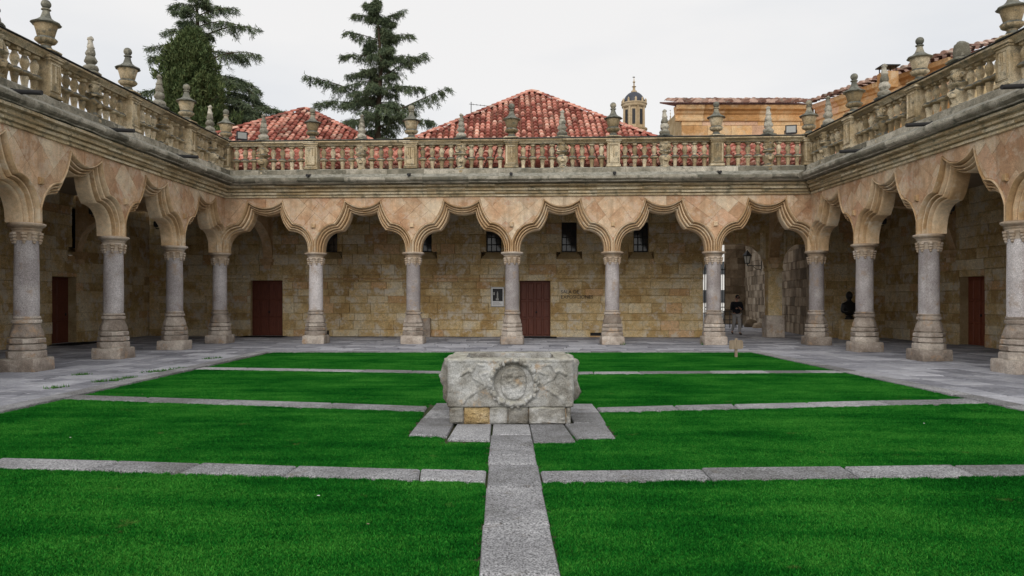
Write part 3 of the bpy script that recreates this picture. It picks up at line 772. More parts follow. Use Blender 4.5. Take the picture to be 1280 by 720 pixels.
def door(f, d, a, b, zt, par, mat, leaves=2, rec=.22, rows=3):
    V, F = fbox(f, a+.002, b-.002, d-rec-.06, d-rec, .0, zt-.002); D = wobj('door', V, F, mat, par)
    for s0, s1 in [(a+(b-a)*i/leaves, a+(b-a)*(i+1)/leaves) for i in range(leaves)]:
        w_ = s1-s0
        for c in range(2):
            for r_ in range(rows):
                x0 = s0+.03+(w_-.03)*c/2; x1 = s0+(w_-.03)*(c+1)/2; z0 = .08+(zt-.12)*r_/rows; z1 = .08+(zt-.12)*(r_+1)/rows-.06
                V, F = rect_stone(f, x0+.02, x1-.02, z0, z1, d-rec-.02, d-rec+.022, .022, 0); wobj('panel', V, F, mat, D)
    if leaves == 2:
        V, F = fbox(f, (a+b)/2-.022, (a+b)/2+.022, d-rec, d-rec+.03, .02, zt-.02); wobj('meeting_bead', V, F, mat, D)
    mb = MB(); p = f.P(a+(b-a)*(.54 if leaves == 2 else .14), d-rec+.03, 1.05); mb.lathe([(.0,-.05),(.03,-.04),(.035,0),(.03,.04),(0,.05)], 8, p); mb.build('handle', M['iron'], D, True)
    V, F = fbox(f, a, b, d-rec-.1, d+.02, -.01, .03); wobj('threshold', V, F, M['slab'], D)
    return D
def window(f, d, a, b, z0, z1, par, nx=3, nz=4):
    V, F = fbox(f, a, b, d-.36, d-.30, z0, z1); W = wobj('window', V, F, M['pane'], par)
    for s0, s1, q0, q1 in ((a, a+.05, z0, z1), (b-.05, b, z0, z1), (a+.05, b-.05, z0, z0+.05), (a+.05, b-.05, z1-.05, z1)):
        V, F = fbox(f, s0, s1, d-.32, d-.26, q0, q1); wobj('frame', V, F, M['iron'], W)
    for i in range(1, nx):
        x = a+(b-a)*i/nx; mb = MB().tube([f.P(x, d-.18, z0), f.P(x, d-.18, z1)], .014, 6); mb.build('grille_bar', M['iron'], W)
    for j in range(1, nz):
        z = z0+(z1-z0)*j/nz; mb = MB().tube([f.P(a, d-.165, z), f.P(b, d-.165, z)], .014, 6); mb.build('grille_bar', M['iron'], W)
    # sloped sill cut below the window
    V = [f.P(a-.22, d+.004, z0-.30), f.P(b+.22, d+.004, z0-.30), f.P(b, d-.3, z0), f.P(a, d-.3, z0), f.P(a-.22, d-.3, z0-.3), f.P(b+.22, d-.3, z0-.3)]
    wobj('sill', V, orient([(0,1,2,3),(0,3,4),(1,5,2)], f.sign), M['wall_joint'], W)

WT = 5.40
# back wall
d = WALL_D['b']
wallB = thing('gallery_wall', 'ochre ashlar wall with barred windows behind the back arcade', 'wall', 'walls of the galleries', fb.P(fb.L/2, d, 0))
holes = []; doorsB = []
for x0, x1, yt in ((313, 353, 350.5), (649.5, 688, 351)):
    a, _ = fb.hit(x0, 400, d); b, _ = fb.hit(x1, 400, d); _, zt = fb.hit((x0+x1)/2, yt, d); doorsB.append((a, b, zt)); holes.append((a, b, -.1, zt))
winB = []
for xc in (412, 530, 617, 711.5, 801.5):
    a, z0 = fb.hit(xc-9.5, 314.6, d); b, z1 = fb.hit(xc+9.5, 277.5, d); winB.append((a, b, z0, z1)); holes.append((a, b, z0, z1)); holes.append((a-.22, b+.22, z0-.3, z0))
vent = []
for x0, x1, y0, y1 in ((738, 752.5, 416, 423), (405.5, 411, 413, 420)):
    a, z0 = fb.hit(x0, y1, d); b, z1 = fb.hit(x1, y0, d); vent.append((a, b, max(.06, z0), z1)); holes.append((a, b, max(.06, z0), z1))
pa, _ = fb.hit(879, 400, d); pb, _ = fb.hit(1031, 400, d)
holes.append((pa, pb, -.1, 4.35))
SB0, SB1 = WALL_D['l'], fb.L-WALL_D['r']
wall_core(fb, d-.03, SB0, SB1, WT, holes).build('wall_core', M['wall_joint'], wallB)
pieces('ashlar_block', ashlar(fb, d, SB0, SB1, WT, holes), M['ashlar'], wallB, 300)
for a, b, zt in doorsB: door(fb, d, a, b, zt, wallB, M['wood'])
for q in winB: window(fb, d, *q, wallB)
for a, b, z0, z1 in vent:
    V, F = fbox(fb, a, b, d-.2, d-.12, z0, z1); vo = wobj('vent', V, F, M['black'], wallB)
    for k in range(5):
        z = z0+(z1-z0)*(k+.5)/5; V, F = fbox(fb, a, b, d-.1, d-.05, z-.008, z+.008); wobj('slat', V, F, M['iron'], vo)
# string course
for a, b in ((SB0, doorsB[0][0]-.1), (doorsB[0][1]+.1, doorsB[1][0]-.1), (doorsB[1][1]+.1, pa)):
    V, F = rect_stone(fb, a, b, 2.44, 2.50, d-.02, d+.055, .015, 0); wobj('string_course', V, F, M['ashlar'], wallB)
# passage arches
pm0, _ = fb.hit(960.5, 400, d); pm1, _ = fb.hit(977.5, 400, d)
def arch_fill(f, d, s0, s1, zt, arcs, th=.5):
    mb = MB(); S = [s0]
    for a, b, zs, zc in arcs:
        N = 24
        for k in range(N):
            t0, t1 = k/N, (k+1)/N; x0, x1 = a+(b-a)*t0, a+(b-a)*t1
            h = lambda t: zs+(zc-zs)*(1-abs(2*t-1)**2.6)**.5
            z0, z1 = h(t0), h(t1)
            V = [f.P(x, dd, z) for dd in (d, d-th) for x, z in ((x0, z0), (x1, z1), (x1, zt), (x0, zt))]
            mb.add(V, orient([(0,1,2,3),(7,6,5,4),(0,4,5,1)], f.sign))
    return mb
arcs = [(pa, pm0, 2.75, 3.92), (pm1, pb, 2.75, 3.9)]
mb = arch_fill(fb, d, pa, pb, 4.36, arcs); V, F = fbox(fb, pm0, pm1, d-.5, d, 0, 4.36); mb.add(V, F)
mb.build('passage_arch', M['ashlar'], wallB)
V, F = rect_stone(fb, pm0-.05, pm1+.05, 2.78, 2.88, d-.55, d+.05, .02, 0); wobj('impost', V, F, M['ashlar'], wallB)
V, F = rect_stone(fb, pm0-.10, pm1+.10, 0, .92, d-.6, d+.09, .03, .01); wobj('pier_base', V, F, M['base'], wallB)
V = [Vector((x, y, z)) for z in (4.4, 4.65) for x, y in ((7.6, 31.9), (14.6, 31.9), (14.5, 34.6), (7.6, 34.6))]
o = wobj('passage_shade_slab', V, [(3,2,1,0),(4,5,6,7),(0,1,5,4),(1,2,6,5),(2,3,7,6),(3,0,4,7)], M['ceiling'], wallB); fix(o.data)  # unseen slab added over the passage to darken the rubble wall beyond
# lettering on the wall
def text_mesh(body, size):
    cu = bpy.data.curves.new('lettering', 'FONT'); cu.body = body; cu.size = size; cu.extrude = .006; cu.resolution_u = 2
    o = bpy.data.objects.new('lettering', cu); COL.objects.link(o); bpy.context.view_layer.update()
    me = bpy.data.meshes.new_from_object(o); COL.objects.unlink(o); bpy.data.objects.remove(o); return me
for body, px, py in (('SALA DE', 701, 366.8), ('EXPOSICIONES', 701, 373.2)):
    me = text_mesh(body, .20); s, z = fb.hit(px, py, d)
    me.transform(Matrix.Rotation(radians(90), 4, 'X')); me.transform(Matrix.Rotation(fb.ang, 4, 'Z'))
    me.materials.clear(); p = fb.P(s, d+.028, z); o = obj('lettering', me, M['black'], wallB, p-WLOC[wallB.name])
# side walls
def side_wall(w, label, door_px, wins, mat, leaves, flip):
    f = ARC[w][0]; d = WALL_D[w]; W = thing('gallery_wall', label, 'wall', 'walls of the galleries', f.P(f.L*.4, d, 0)); holes = []
    x0, x1, yt, yb = door_px; a, _ = f.hit(x0, 400, d); b, _ = f.hit(x1, 400, d); a, b = min(a, b), max(a, b); _, zt = f.hit((x0+x1)/2, yt, d)
    holes.append((a, b, -.1, zt)); ws = []
    for x0, x1, y0, y1 in wins:
        p, z0 = f.hit(x0, y1, d); q, z1 = f.hit(x1, y0, d); p, q = min(p, q), max(p, q); ws.append((p, q, z0, z1)); holes += [(p, q, z0, z1), (p-.22, q+.22, z0-.3, z0)]
    s0, s1 = WALL_D['b']-.9, f.L
    wall_core(f, d-.03, s0, s1, WT, holes).build('wall_core', M['wall_joint'], W)
    pieces('ashlar_block', ashlar(f, d, s0, s1, WT, holes), M['ashlar'], W, 220)
    door(f, d, a, b, zt, W, mat, leaves, .32)
    for q in ws: window(f, d, *q, W)
    V, F = fbox(f, s1-.4, s1-.1, d, -.4, 0, WT); wobj('end_light_blocker', V, F, M['ashlar'], W)  # added out of view to stop light entering the open gallery end
    return W, (a, b)
wallL, dl = side_wall('l', 'ochre ashlar gallery wall with a single dark door on the cypress side', (65, 96, 346, 431), [(90, 103, 262, 309)], M['wood'], 1, 1)
wallR, dr = side_wall('r', 'ochre ashlar gallery wall with a red panelled door on the bust side', (1199, 1231, 345.5, 433), [], M['wood_red'], 2, -1)

# door mats
for f, d, a, b, lab in ((fb, WALL_D['b'], *doorsB[0][:2], 'black mat before the double door below the small tiled roof'), (fb, WALL_D['b'], *doorsB[1][:2], 'black mat before the double door beside the wall lettering'),
                        (fl, WALL_D['l'], *dl, 'black mat at the single door on the cypress side')):
    mb = MB(); V, F = fbox(f, a-.15, b+.25, d+.06, d+.85, .008, .03); mb.add(V, F)
    for k in range(9):
        V, F = fbox(f, a-.13+k*(b-a+.36)/9, a-.13+k*(b-a+.36)/9+.03, d+.08, d+.83, .03, .036); mb.add(V, F)
    c = f.P((a+b)/2, d+.45, 0); setp(wobj('door_mat', mb.V, mb.F, M['mat'], None, origin=c), lab, 'door mat')

# ------------------------------------------------------------------ balustrades
def baluster_mesh():
    b = MB(); H = .84
    b.lathe([(.075,0),(.075,.03),(.058,.05),(.062,.12),(.085,.25),(.088,.29),(.07,.31)], 10)
    def sq(a, k, z): return min(1.35, 1/max(abs(cos(a)), abs(sin(a))))
    b.lathe([(.075,.30),(.135,.325),(.145,.345),(.135,.37),(.085,.42)], 12, mod=sq)
    b.lathe([(.07,.40),(.058,.44),(.06,.47),(.085,.54),(.098,.60),(.09,.66),(.062,.72),(.052,.755),(.07,.765),(.07,.78)], 10)
    b.lathe([(.085,.775),(.10,.79),(.10,.845)], 12, mod=sq); b.jitter(.006, 14, 3)
    return b.mesh('baluster', True, 45)
BAL = baluster_mesh(); BAL.materials.append(M['weathered'])
def post_mesh(seed):
    b = MB(); pr = [(.10,-.28),(.15,-.24),(.19,-.16),(.20,-.10),(.16,-.06),(.21,-.02),(.21,.02),(.13,.05),(.12,.12),(.17,.22),(.21,.32),(.19,.38),(.12,.42),(.12,.46),(.22,.50),(.235,.53),(.16,.56),(.12,.60),(.15,.68),(.18,.74),(.16,.80),(.20,.83),(.20,.85)]
    b.lathe(pr, 24, mod=lambda a, k, z: 1+.16*sin(4*a+k*.4)*(1 if .08 < z < .8 else .3)); b.jitter(.045, 9, seed)
    for sg in (-1, 1):   # side volutes
        pts = [(sg*(.13+.09*cos(t)*(1-t/14)), -.06, .66+.10*sin(t)*(1-t/14)) for t in [i*.55 for i in range(16)]]
        b.tube(pts, .03, 5)
    b.lathe([(.0,-.05),(.07,-.02),(.085,.05),(.06,.1),(0,.13)], 8, (0, -.17, .22)); 
    return b.mesh('carved_post', True, 50)
POSTS = [post_mesh(s) for s in (1.0, 4.0, 9.0)]
for p in POSTS: p.materials.append(M['weathered'])
def urn(root, hexa=1.0):
    b = MB(); b.lathe([(.27,0),(.27,.03),(.20,.05),(.14,.09),(.10,.16),(.12,.185),(.10,.20)], 20, mod=lambda a, k, z: min(1.2, 1/max(abs(cos(a)), abs(sin(a)))) if k < 3 else 1)
    obj('foot', b.mesh('foot', True, 40), M['weathered'], root)
    b = MB(); b.lathe([(.10,.195),(.17,.215),(.215,.26),(.225,.30),(.19,.34),(.165,.36)], 36, mod=lambda a, k, z: 1+.07*cos(12*a)*(1 if 0 < k < 5 else .2))
    b.lathe([(.15,.35),(.17,.37),(.20,.50),(.235,.62),(.24,.635)], 36, mod=lambda a, k, z: 1+.05*abs(cos(6*a))); b.jitter(.008, 10, 1)
    obj('bowl', b.mesh('bowl', True, 40), M['weathered'], root)
    b = MB(); b.lathe([(.23,.63),(.30,.642),(.318,.66),(.285,.685),(.19,.735),(.12,.80),(.085,.89),(.068,.97),(.10,.98),(.10,1.0),(.06,1.02)], 20, mod=lambda a, k, z: 1+.05*cos(8*a) if k < 4 else 1)
    b.jitter(.008, 10, 6); obj('lid', b.mesh('lid', True, 40), M['lichened'], root)
    b = MB(); b.lathe([(.05,1.01)]+[(.108*sin(t), 1.115-.108*cos(t)) for t in [.45+i*.3 for i in range(9)]]+[(.01,1.223)], 14); b.jitter(.006, 12, 2); obj('ball', b.mesh('ball', True, 60), M['lichened'], root)
def obelisk(root, cut=1.0, seed=0):
    b = MB(); b.lathe([(.24,0),(.29,.02),(.30,.055),(.24,.075),(.20,.10)], 20, mod=lambda a, k, z: min(1.18, 1/max(abs(cos(a)), abs(sin(a))))); b.jitter(.01, 9, seed)
    obj('ledge', b.mesh('ledge', True, 40), M['lichened'], root)
    pr = [(.18,.09),(.22,.12),(.23,.18),(.19,.23),(.13,.26),(.14,.29),(.19,.33),(.20,.38),(.16,.46),(.125,.50),(.15,.53),(.155,.58),(.13,.66),(.10,.70),(.125,.72),(.125,.76),(.095,.79),(.085,.88),(.075,.93),(.10,.95),(.10,.98),(.06,1.01),(.03,1.04)]
    if cut < 1: pr = [(.17,.09),(.19,.12),(.18,.24),(.165,.36),(.15,.46),(.12,.50),(.05,.52)]
    b = MB(); b.lathe(pr, 16, mod=lambda a, k, z: 1+.10*sin(5*a+k)*(.5 if z > .6 else 1)); b.jitter(.028, 9, seed+3)
    obj('spire', b.mesh('spire', True, 55), M['plinth'], root)
urn0 = thing('urn_finial'); urn(urn0); ob0 = thing('obelisk_finial'); obelisk(ob0, 1.0, 1); ob1 = thing('obelisk_finial'); obelisk(ob1, .5, 5)
used = set()
def place(proto, p, rz, label, group):
    if proto.name not in used: used.add(proto.name); proto.location = p; proto.rotation_euler[2] = rz; o = proto
    else: o = copy_tree(proto, p, rz)
    return setp(o, label, 'finial', group)
ZB, ZR0, ZR1, DB = 6.21, 7.05, 7.23, .40
ulab = {('b', 0): 'stone urn finial on the corner pier beside the floodlight below the tall cedar', ('b', 1): 'dark ball topped urn finial in front of the small tiled roof', ('b', 2): 'stone urn finial in front of the cedar standing between two tiled roofs',
        ('b', 3): 'stone urn finial in front of the large tiled roof below its peak', ('b', 4): 'ball topped urn finial beside the domed church tower', ('b', 5): 'stone urn finial in front of the orange ashlar building wall', ('b', 6): 'stone urn finial on the corner pier beside the orange building',
        ('l', 1): 'stone urn finial in front of the dense cypress', ('l', 2): 'ball topped stone urn finial on the cypress side rail, second from the corner', ('l', 3): 'large fluted urn finial on the cypress side rail, third from the corner',
        ('r', 1): 'urn finial on the bust side rail, first after the corner', ('r', 2): 'ball topped urn finial in front of the orange building roof slope, second from the corner', ('r', 3): 'large fluted urn finial with wide lid on the bust side rail'}
olab = {('b', 0): 'slim carved finial before the left slope of the small tiled roof', ('b', 1): 'slim pale obelisk finial before the trunk of the middle cedar', ('b', 2): 'thin obelisk finial before the edge of the large tiled roof', ('b', 3): 'obelisk finial before the large tiled roof, next after its peak', ('b', 4): 'spiky obelisk finial between the two domed towers', ('b', 5): 'knobbly obelisk finial in front of the orange building',
        ('l', 0): 'small obelisk finial between cypress and corner urn', ('l', 1): 'pale obelisk finial in front of the cypress', ('l', 2): 'tall obelisk finial standing against open sky on the cypress side rail', ('l', 3): 'dark ledged obelisk finial at the end of the cypress side rail',
        ('r', 0): 'small carved finial by the corner of the orange building', ('r', 1): 'figure like obelisk finial before the orange building side wall', ('r', 2): 'broken stub of an obelisk finial at the end of the orange building', ('r', 3): 'obelisk finial on the bust side rail, fourth from the corner'}
for w in 'blr':
    f, n, bay = ARC[w]; f = UP[w]; bay *= .955 if w == 'l' else 1.0
    B = thing('balustrade', {'b': 'lichen stained stone balustrade in front of the tiled roofs', 'l': 'lichen stained stone balustrade below the cypress and tall cedar', 'r': 'stone balustrade in front of the orange building on the bust side'}[w], 'balustrade', 'balustrades above the arcades', f.P(f.L/2, DB, ZB))
    base = WLOC[B.name]
    # handrail in lengths
    RP = [(.26,ZR0+.0),(.29,ZR0+.02),(.27,ZR0+.06),(.22,ZR0+.09),(.18,ZR0+.12),(.18,ZR1-.02),(.24,ZR1+.012),(.56,ZR1+.012),(.62,ZR1-.02),(.62,ZR0+.12),(.58,ZR0+.09),(.53,ZR0+.06),(.51,ZR0+.02),(.54,ZR0)]
    s = 0.0; m = len(RP)
    nodes = [q*bay/2 for q in range(2*n+1)]
    for a_, b_ in zip(nodes[:-1], nodes[1:]):
        V = []
        for j in range(4):
            for dd, z in RP:
                a0 = dd if a_ == 0 else a_+.004; a1 = (f.L-dd) if (b_ >= f.L-.001 and w == 'b') else b_-.004
                p = f.P(a0+(a1-a0)*j/3, dd, z); V.append(p+mnoise.noise_vector(p*4)*.007)
        F = [(j*m+q, (j+1)*m+q, (j+1)*m+(q+1) % m, j*m+(q+1) % m) for j in range(3) for q in range(m)]
        F += [tuple(range(m)), tuple(reversed(range(3*m, 4*m)))]
        o = wobj('handrail', V, F, M['weathered'], B, True, 35); fix(o.data)
        V = []
        for j in range(4):
            for dd, z in ((.20,ZR1+.008),(.19,ZR1+.036),(.61,ZR1+.036),(.645,ZR1+.02),(.645,ZR1+.003),(.60,ZR1+.0)):
                a0 = dd if a_ == 0 else a_+.006; a1 = (f.L-dd) if (b_ >= f.L-.001 and w == 'b') else b_-.006
                p = f.P(a0+(a1-a0)*j/3, dd, z); V.append(p+mnoise.noise_vector(p*4)*.006)
        F = [(j*6+q, (j+1)*6+q, (j+1)*6+(q+1) % 6, j*6+(q+1) % 6) for j in range(3) for q in range(6)]+[tuple(range(6)), tuple(reversed(range(18, 24)))]
        c_ = wobj('coping', V, F, M['coping'], o); fix(c_.data)
    for i in range(n+1):
        sp = i*bay
        if i == 0: sp = DB
        if i == n and w == 'b': sp = f.L-DB
        corner = (i == 0) or (i == n and w == 'b')
        if not (i == 0 and w != 'b'):
            a, b = sp-.215, sp+.215
            V, F = rect_stone(f, a, b, ZB-.005, ZR0+.05, .18, .625, .015, .003); 
            # closed back too
            mb = MB(); mb.add(V, F); V2, F2 = fbox(f, a+.002, b-.002, .175, .3, ZB-.005, ZR0+.05); mb.add(V2, F2)
            pier = mb.build('pier', M['weathered'], B)
            for z0, z1, e in ((ZB-.005, ZB+.09, .03), (ZR0-.02, ZR0+.04, .025), (ZR0+.04, ZR0+.10, .05)):
                V, F = rect_stone(f, a-e, b+e, z0, z1, .17, .63+e, .015, .003); wobj('pier_moulding', V, F, M['weathered'], pier)
            for q0, q1, r0, r1 in ((a+.03, a+.075, ZB+.13, ZR0-.06), (b-.075, b-.03, ZB+.13, ZR0-.06), (a+.075, b-.075, ZB+.13, ZB+.17), (a+.075, b-.075, ZR0-.10, ZR0-.06),
                                   (sp-.018, sp+.018, ZB+.34, ZR0-.10), (sp-.085, sp-.05, ZB+.48, ZR0-.10), (sp+.05, sp+.085, ZB+.48, ZR0-.10)):
                V, F = rect_stone(f, q0, q1, r0, r1, .60, .645, .01, .002); wobj('relief', V, F, M['weathered'], pier)
            if (w, i) in ulab:
                pp = f.P(sp, DB, ZR1+.030)
                o_ = place(urn0, pp, f.ang+R.uniform(-.1, .1), ulab[(w, i)], 'urn finials on the balustrade piers')
                sc_ = R.uniform(.96, 1.03); o_.scale = (sc_, sc_, sc_)
        # half bays
        if i < n:
            sm = (i+.5)*bay
            o = obj('carved_post', POSTS[(i*2+len(w)+(w == 'r')) % 3], None, B, f.P(sm, DB+.05, ZB)-base, f.ang if f.sign > 0 else f.ang+pi)
            if (w, i) in olab:
                pr_ = ob1 if (w, i) == ('r', 2) else ob0
                o_ = place(pr_, f.P(sm, DB, ZR1+.030), R.uniform(0, 6), olab[(w, i)], 'obelisk finials on the carved posts')
                sc_ = R.uniform(.85, 1.0); sx_ = 1.0 if pr_ is ob1 else R.uniform(.68, .82); o_.scale = (sx_, sx_, sc_)
            e0 = (sp+.24 if i else DB+.24); e1 = (i+1)*bay-.24
            if i+1 == n and w == 'b': e1 = f.L-DB-.24
            for p0, p1 in ((e0, sm-.19), (sm+.19, e1)):
                nb = 4 if p1-p0 > 1.15 else 3
                for k in range(nb):
                    t = p0+(p1-p0)*(k+.5)/nb
                    obj('baluster', BAL, None, B, f.P(t, DB, ZB)-base, f.ang+R.choice((0, pi/2, pi)))
# floodlights on the rail corners
def floodlight(p, rz, label):
    t = thing('floodlight', label, 'floodlight', 'floodlights on the balustrade', p, rz)
    b = MB(); b.box((-.17,-.12,.08), (.17,.08,.34)); b.box((-.19,-.14,.06), (.19,-.12,.36)); obj('housing', b.mesh('housing'), M['iron'], t)
    b = MB(); b.box((-.15,-.148,.10), (.15,-.142,.32)); obj('lens', b.mesh('lens'), M['lampglass'], t)
    b = MB(); b.tube([(-.2,0,.2),(-.2,0,.0),(.2,0,.0),(.2,0,.2)], .018, 6); obj('bracket', b.mesh('bracket'), M['iron'], t)
floodlight(fb.P(.95, .35, ZR1+.03), .5, 'black floodlight on the rail corner below the tall cedar')
floodlight(fb.P(fb.L-1.0, .35, ZR1+.03), -.3, 'black floodlight on the rail corner before the orange building')
# bracket spotlights inside the side arches
for w, i, lab in (('l', 1, 'small bracket spotlight by the cypress side column next to the corner'), ('l', 2, 'small bracket spotlight by the second cypress side column'), ('l', 3, 'small bracket spotlight by the broad based column'),
                  ('r', 1, 'small bracket spotlight by the column before the bust'), ('r', 2, 'small bracket spotlight by the column beside the red door'), ('r', 3, 'small bracket spotlight past the red door')):
    f, n, bay = ARC[w]; p = f.P(i*bay, -.30, 3.85); t = thing('spotlight', lab, 'spotlight', 'bracket spotlights under the arches', p)
    mb = MB().tube([p, p-f.n*.30, p-f.n*.30+Vector((0,0,.06))], .015, 6); mb.build('arm', M['iron'], t)
    mb = MB(); mb.lathe([(.05,0),(.075,.03),(.08,.16),(.06,.18)], 10, p-f.n*.30+Vector((0,0,.05))); mb.build('lamp_head', M['iron'], t, True, 40)

# ------------------------------------------------------------------ wellhead
WX0, WX1, WY0, WY1, WZ0, WZ1 = -.715, .880, 9.50, 10.80, .23, .845
well = thing('wellhead', 'carved grey stone wellhead block with wreathed shield on the lawn', 'wellhead', None, (PX, 10.1, .02))
def rgrid(P, nu, nv):
    V = [P(i/nu, j/nv) for j in range(nv+1) for i in range(nu+1)]; F = [(j*(nu+1)+i, j*(nu+1)+i+1, (j+1)*(nu+1)+i+1, (j+1)*(nu+1)+i) for j in range(nv) for i in range(nu)]; return V, F
def nz(p, s): return mnoise.fractal(p*s, .9, 2.0, 4)
cx, cz = PX+.035, .545
def seg(px, pz, a, b):
    ax, az = a; bx, bz = b; t = max(0, min(1, ((px-ax)*(bx-ax)+(pz-az)*(bz-az))/((bx-ax)**2+(bz-az)**2))); return math.hypot(px-ax-t*(bx-ax), pz-az-t*(bz-az))
rib_l = [[(-.34,.13),(-.42,.10),(-.36,-.02),(-.50,.05),(-.56,.16),(-.66,.10)], [(-.36,-.05),(-.46,-.10),(-.60,-.20),(-.64,-.26)], [(-.38,.22),(-.47,.23),(-.53,.14)]]
def front(u, v):
    x = WX0+(WX1-WX0)*u; z = WZ0+(WZ1-WZ0)*v; p = Vector((x, WY0, z)); r = math.hypot(x-cx, (z-cz)*1.03); t = math.atan2(z-cz, x-cx)
    h = .009*nz(p, 5)+.006*nz(p, 16)
    h += .06*max(0, 1-((r-.285)/.042)**2)*(1+.35*sin(14*t)+.2*nz(p, 14))       # wreath
    if r < .245: h -= .018
    sx, sz = (x-cx)/.165, (z-cz+.01)/.215; sh = max(abs(sx)**2.6, 0)+abs(sz)**(2.6 if sz > 0 else 2.0)
    if sh < 1: h += .042*min(1, (1-sh)*6)+.018*nz(p, 18)
    for pl in rib_l:
        for sg in (1, -1):
            dd = min(seg((x-cx)*sg, z-cz, pl[k], pl[k+1]) for k in range(len(pl)-1)); h += .034*max(0, 1-(dd/.026)**2)*(.6+.4*nz(p, 9))
    if v > .93: h += .006
    edge = min(u, 1-u)*(WX1-WX0); ed2 = min(v, 1-v)*(WZ1-WZ0)
    h -= .03*max(0, 1-edge/.025)**2+.03*max(0, 1-ed2/.02)**2
    return Vector((x, WY0-h, z+.012*nz(Vector((x, 3, 0)), 3)*v))
mb = MB(); V, F = rgrid(front, 180, 80); mb.add(V, F)
def sideg(x, sg):
    def fn(u, v):
        y = WY0+(WY1-WY0)*u; z = WZ0+(WZ1-WZ0)*v; p = Vector((x, y, z)); e = min(u, 1-u)*1.3; e2 = min(v, 1-v)*.6
        return Vector((x+sg*(.015*nz(p, 5)+.01*nz(p, 14)-.03*max(0, 1-e/.025)**2-.03*max(0, 1-e2/.02)**2), y, z))
    return fn
for x, sg in ((WX0, -1), (WX1, 1)):
    V, F = rgrid(sideg(x, sg), 40, 24); mb.add(V, F if sg > 0 else [tuple(reversed(q)) for q in F])
V, F = rgrid(lambda u, v: Vector((WX0+(WX1-WX0)*u, WY1+.01*nz(Vector((u*3, v, 1)), 4), WZ0+(WZ1-WZ0)*v)), 20, 10); mb.add(V, [tuple(reversed(q)) for q in F])
mb.build('carved_block', M['well'], well, True, 60)
mb = MB()
for k in range(46):
    t = 2*pi*k/46; rr = .290+.013*(-1)**k; e = .030+.007*sin(k*2.3); c = Vector((cx+rr*cos(t), WY0-.035-.012*sin(k*1.7), cz+rr*.97*sin(t)))
    mb.lathe([(.004,-e)]+[(e*.75*sin(q), -e*cos(q)) for q in (.6, 1.2, 1.9, 2.5)]+[(.004,e)], 7, c)
mb.jitter(.010, 11, 3); mb.build('wreath', M['well'], well, True, 70)
# rim: four worn pieces round an open mouth
mb = MB()
def rimtop(x, y):
    p = Vector((x, y, 0)); e = min(x-WX0, WX1-x, y-WY0, WY1-y); return WZ1-.025*max(0, 1-e/.03)**2+.014*nz(p, 4)+.008*nz(p, 15)
IN = (WX0+.24, WX1-.24, WY0+.22, WY1-.22)
nx_, ny_ = 64, 52; idx = {}; V = []; F = []
for j in range(ny_+1):
    for i in range(nx_+1):
        x = WX0+(WX1-WX0)*i/nx_; y = WY0+(WY1-WY0)*j/ny_; z = rimtop(x, y)
        if IN[0] < x < IN[1] and IN[2] < y < IN[3]: z = WZ1-.42-.03*nz(Vector((x, y, 2)), 5)
        V.append((x, y, z))
F = [(j*(nx_+1)+i, j*(nx_+1)+i+1, (j+1)*(nx_+1)+i+1, (j+1)*(nx_+1)+i) for j in range(ny_) for i in range(nx_)]
mb.add(V, F); mb.build('rim', M['well'], well, True, 50)
# weathered carved figures on both ends
for x, sg in ((WX0, -1), (WX1, 1)):
    for y0 in (9.78, 10.5):
        mb = MB(); prof = [(.02,.27),(.07,.31),(.09,.40),(.07,.47),(.085,.54),(.10,.62),(.075,.70),(.085,.76),(.06,.815),(.02,.83)]
        mb.lathe(prof, 14, (x+sg*.005, y0, 0), mod=lambda a, k, z: 1+.25*sin(3*a+k)); mb.jitter(.03, 9, y0)
        mb.build('carved_figure', M['well'], well, True, 60)
# base course of separate stones
def base_stone(a, b, y0, y1, m, z0=.018, z1=.235):
    mb = MB(); V, F = rgrid(lambda u, v: Vector((a+(b-a)*u, y0-.014*nz(Vector((a+(b-a)*u, y0, v)), 8)+.03*max(0, 1-min(u*(b-a), (1-u)*(b-a), v*.22, (1-v)*.22)/.03)**2, z0+(z1-z0)*v)), max(4, int((b-a)/.02)), 12)
    mb.add(V, F)
    for q in (((a,y0+.02,z0),(a,y1,z0),(a,y1,z1),(a,y0+.02,z1)), ((b,y0+.02,z0),(b,y0+.02,z1),(b,y1,z1),(b,y1,z0)), ((a,y0+.02,z1),(a,y1,z1),(b,y1,z1),(b,y0+.02,z1)), ((a,y1,z0),(b,y1,z0),(b,y1,z1),(a,y1,z1))): mb.add(q, [(3,2,1,0)])
    mb.jitter(.012, 7, a); o = mb.build('base_stone', m, well, True, 50); return o
bx = [(-.69,-.515,0),(-.51,-.185,1),(-.18,.045,0),(.05,.31,0),(.315,.78,0),(.785,.845,0)]
for a, b, o in bx: base_stone(a, b, 9.50+R.uniform(-.01,.02), 9.75, M['well_ochre'] if o else M['well'])
for y in (9.76, 10.14, 10.48):
    mb = MB(); mb.box((-.69, y, .018), (-.5, y+.33, .232)); mb.jitter(.008, 6); mb.build('base_stone', M['well'], well)
    mb = MB(); mb.box((.65, y, .018), (.845, y+.33, .232)); mb.jitter(.008, 6, 3); mb.build('base_stone', M['well'], well)
mb = MB(); mb.box((-.66, 9.545, .018), (.82, 9.76, .21)); mb.box((-.49, 9.77, .018), (.64, 10.75, .2)); mb.build('base_core', M['joint'], well)

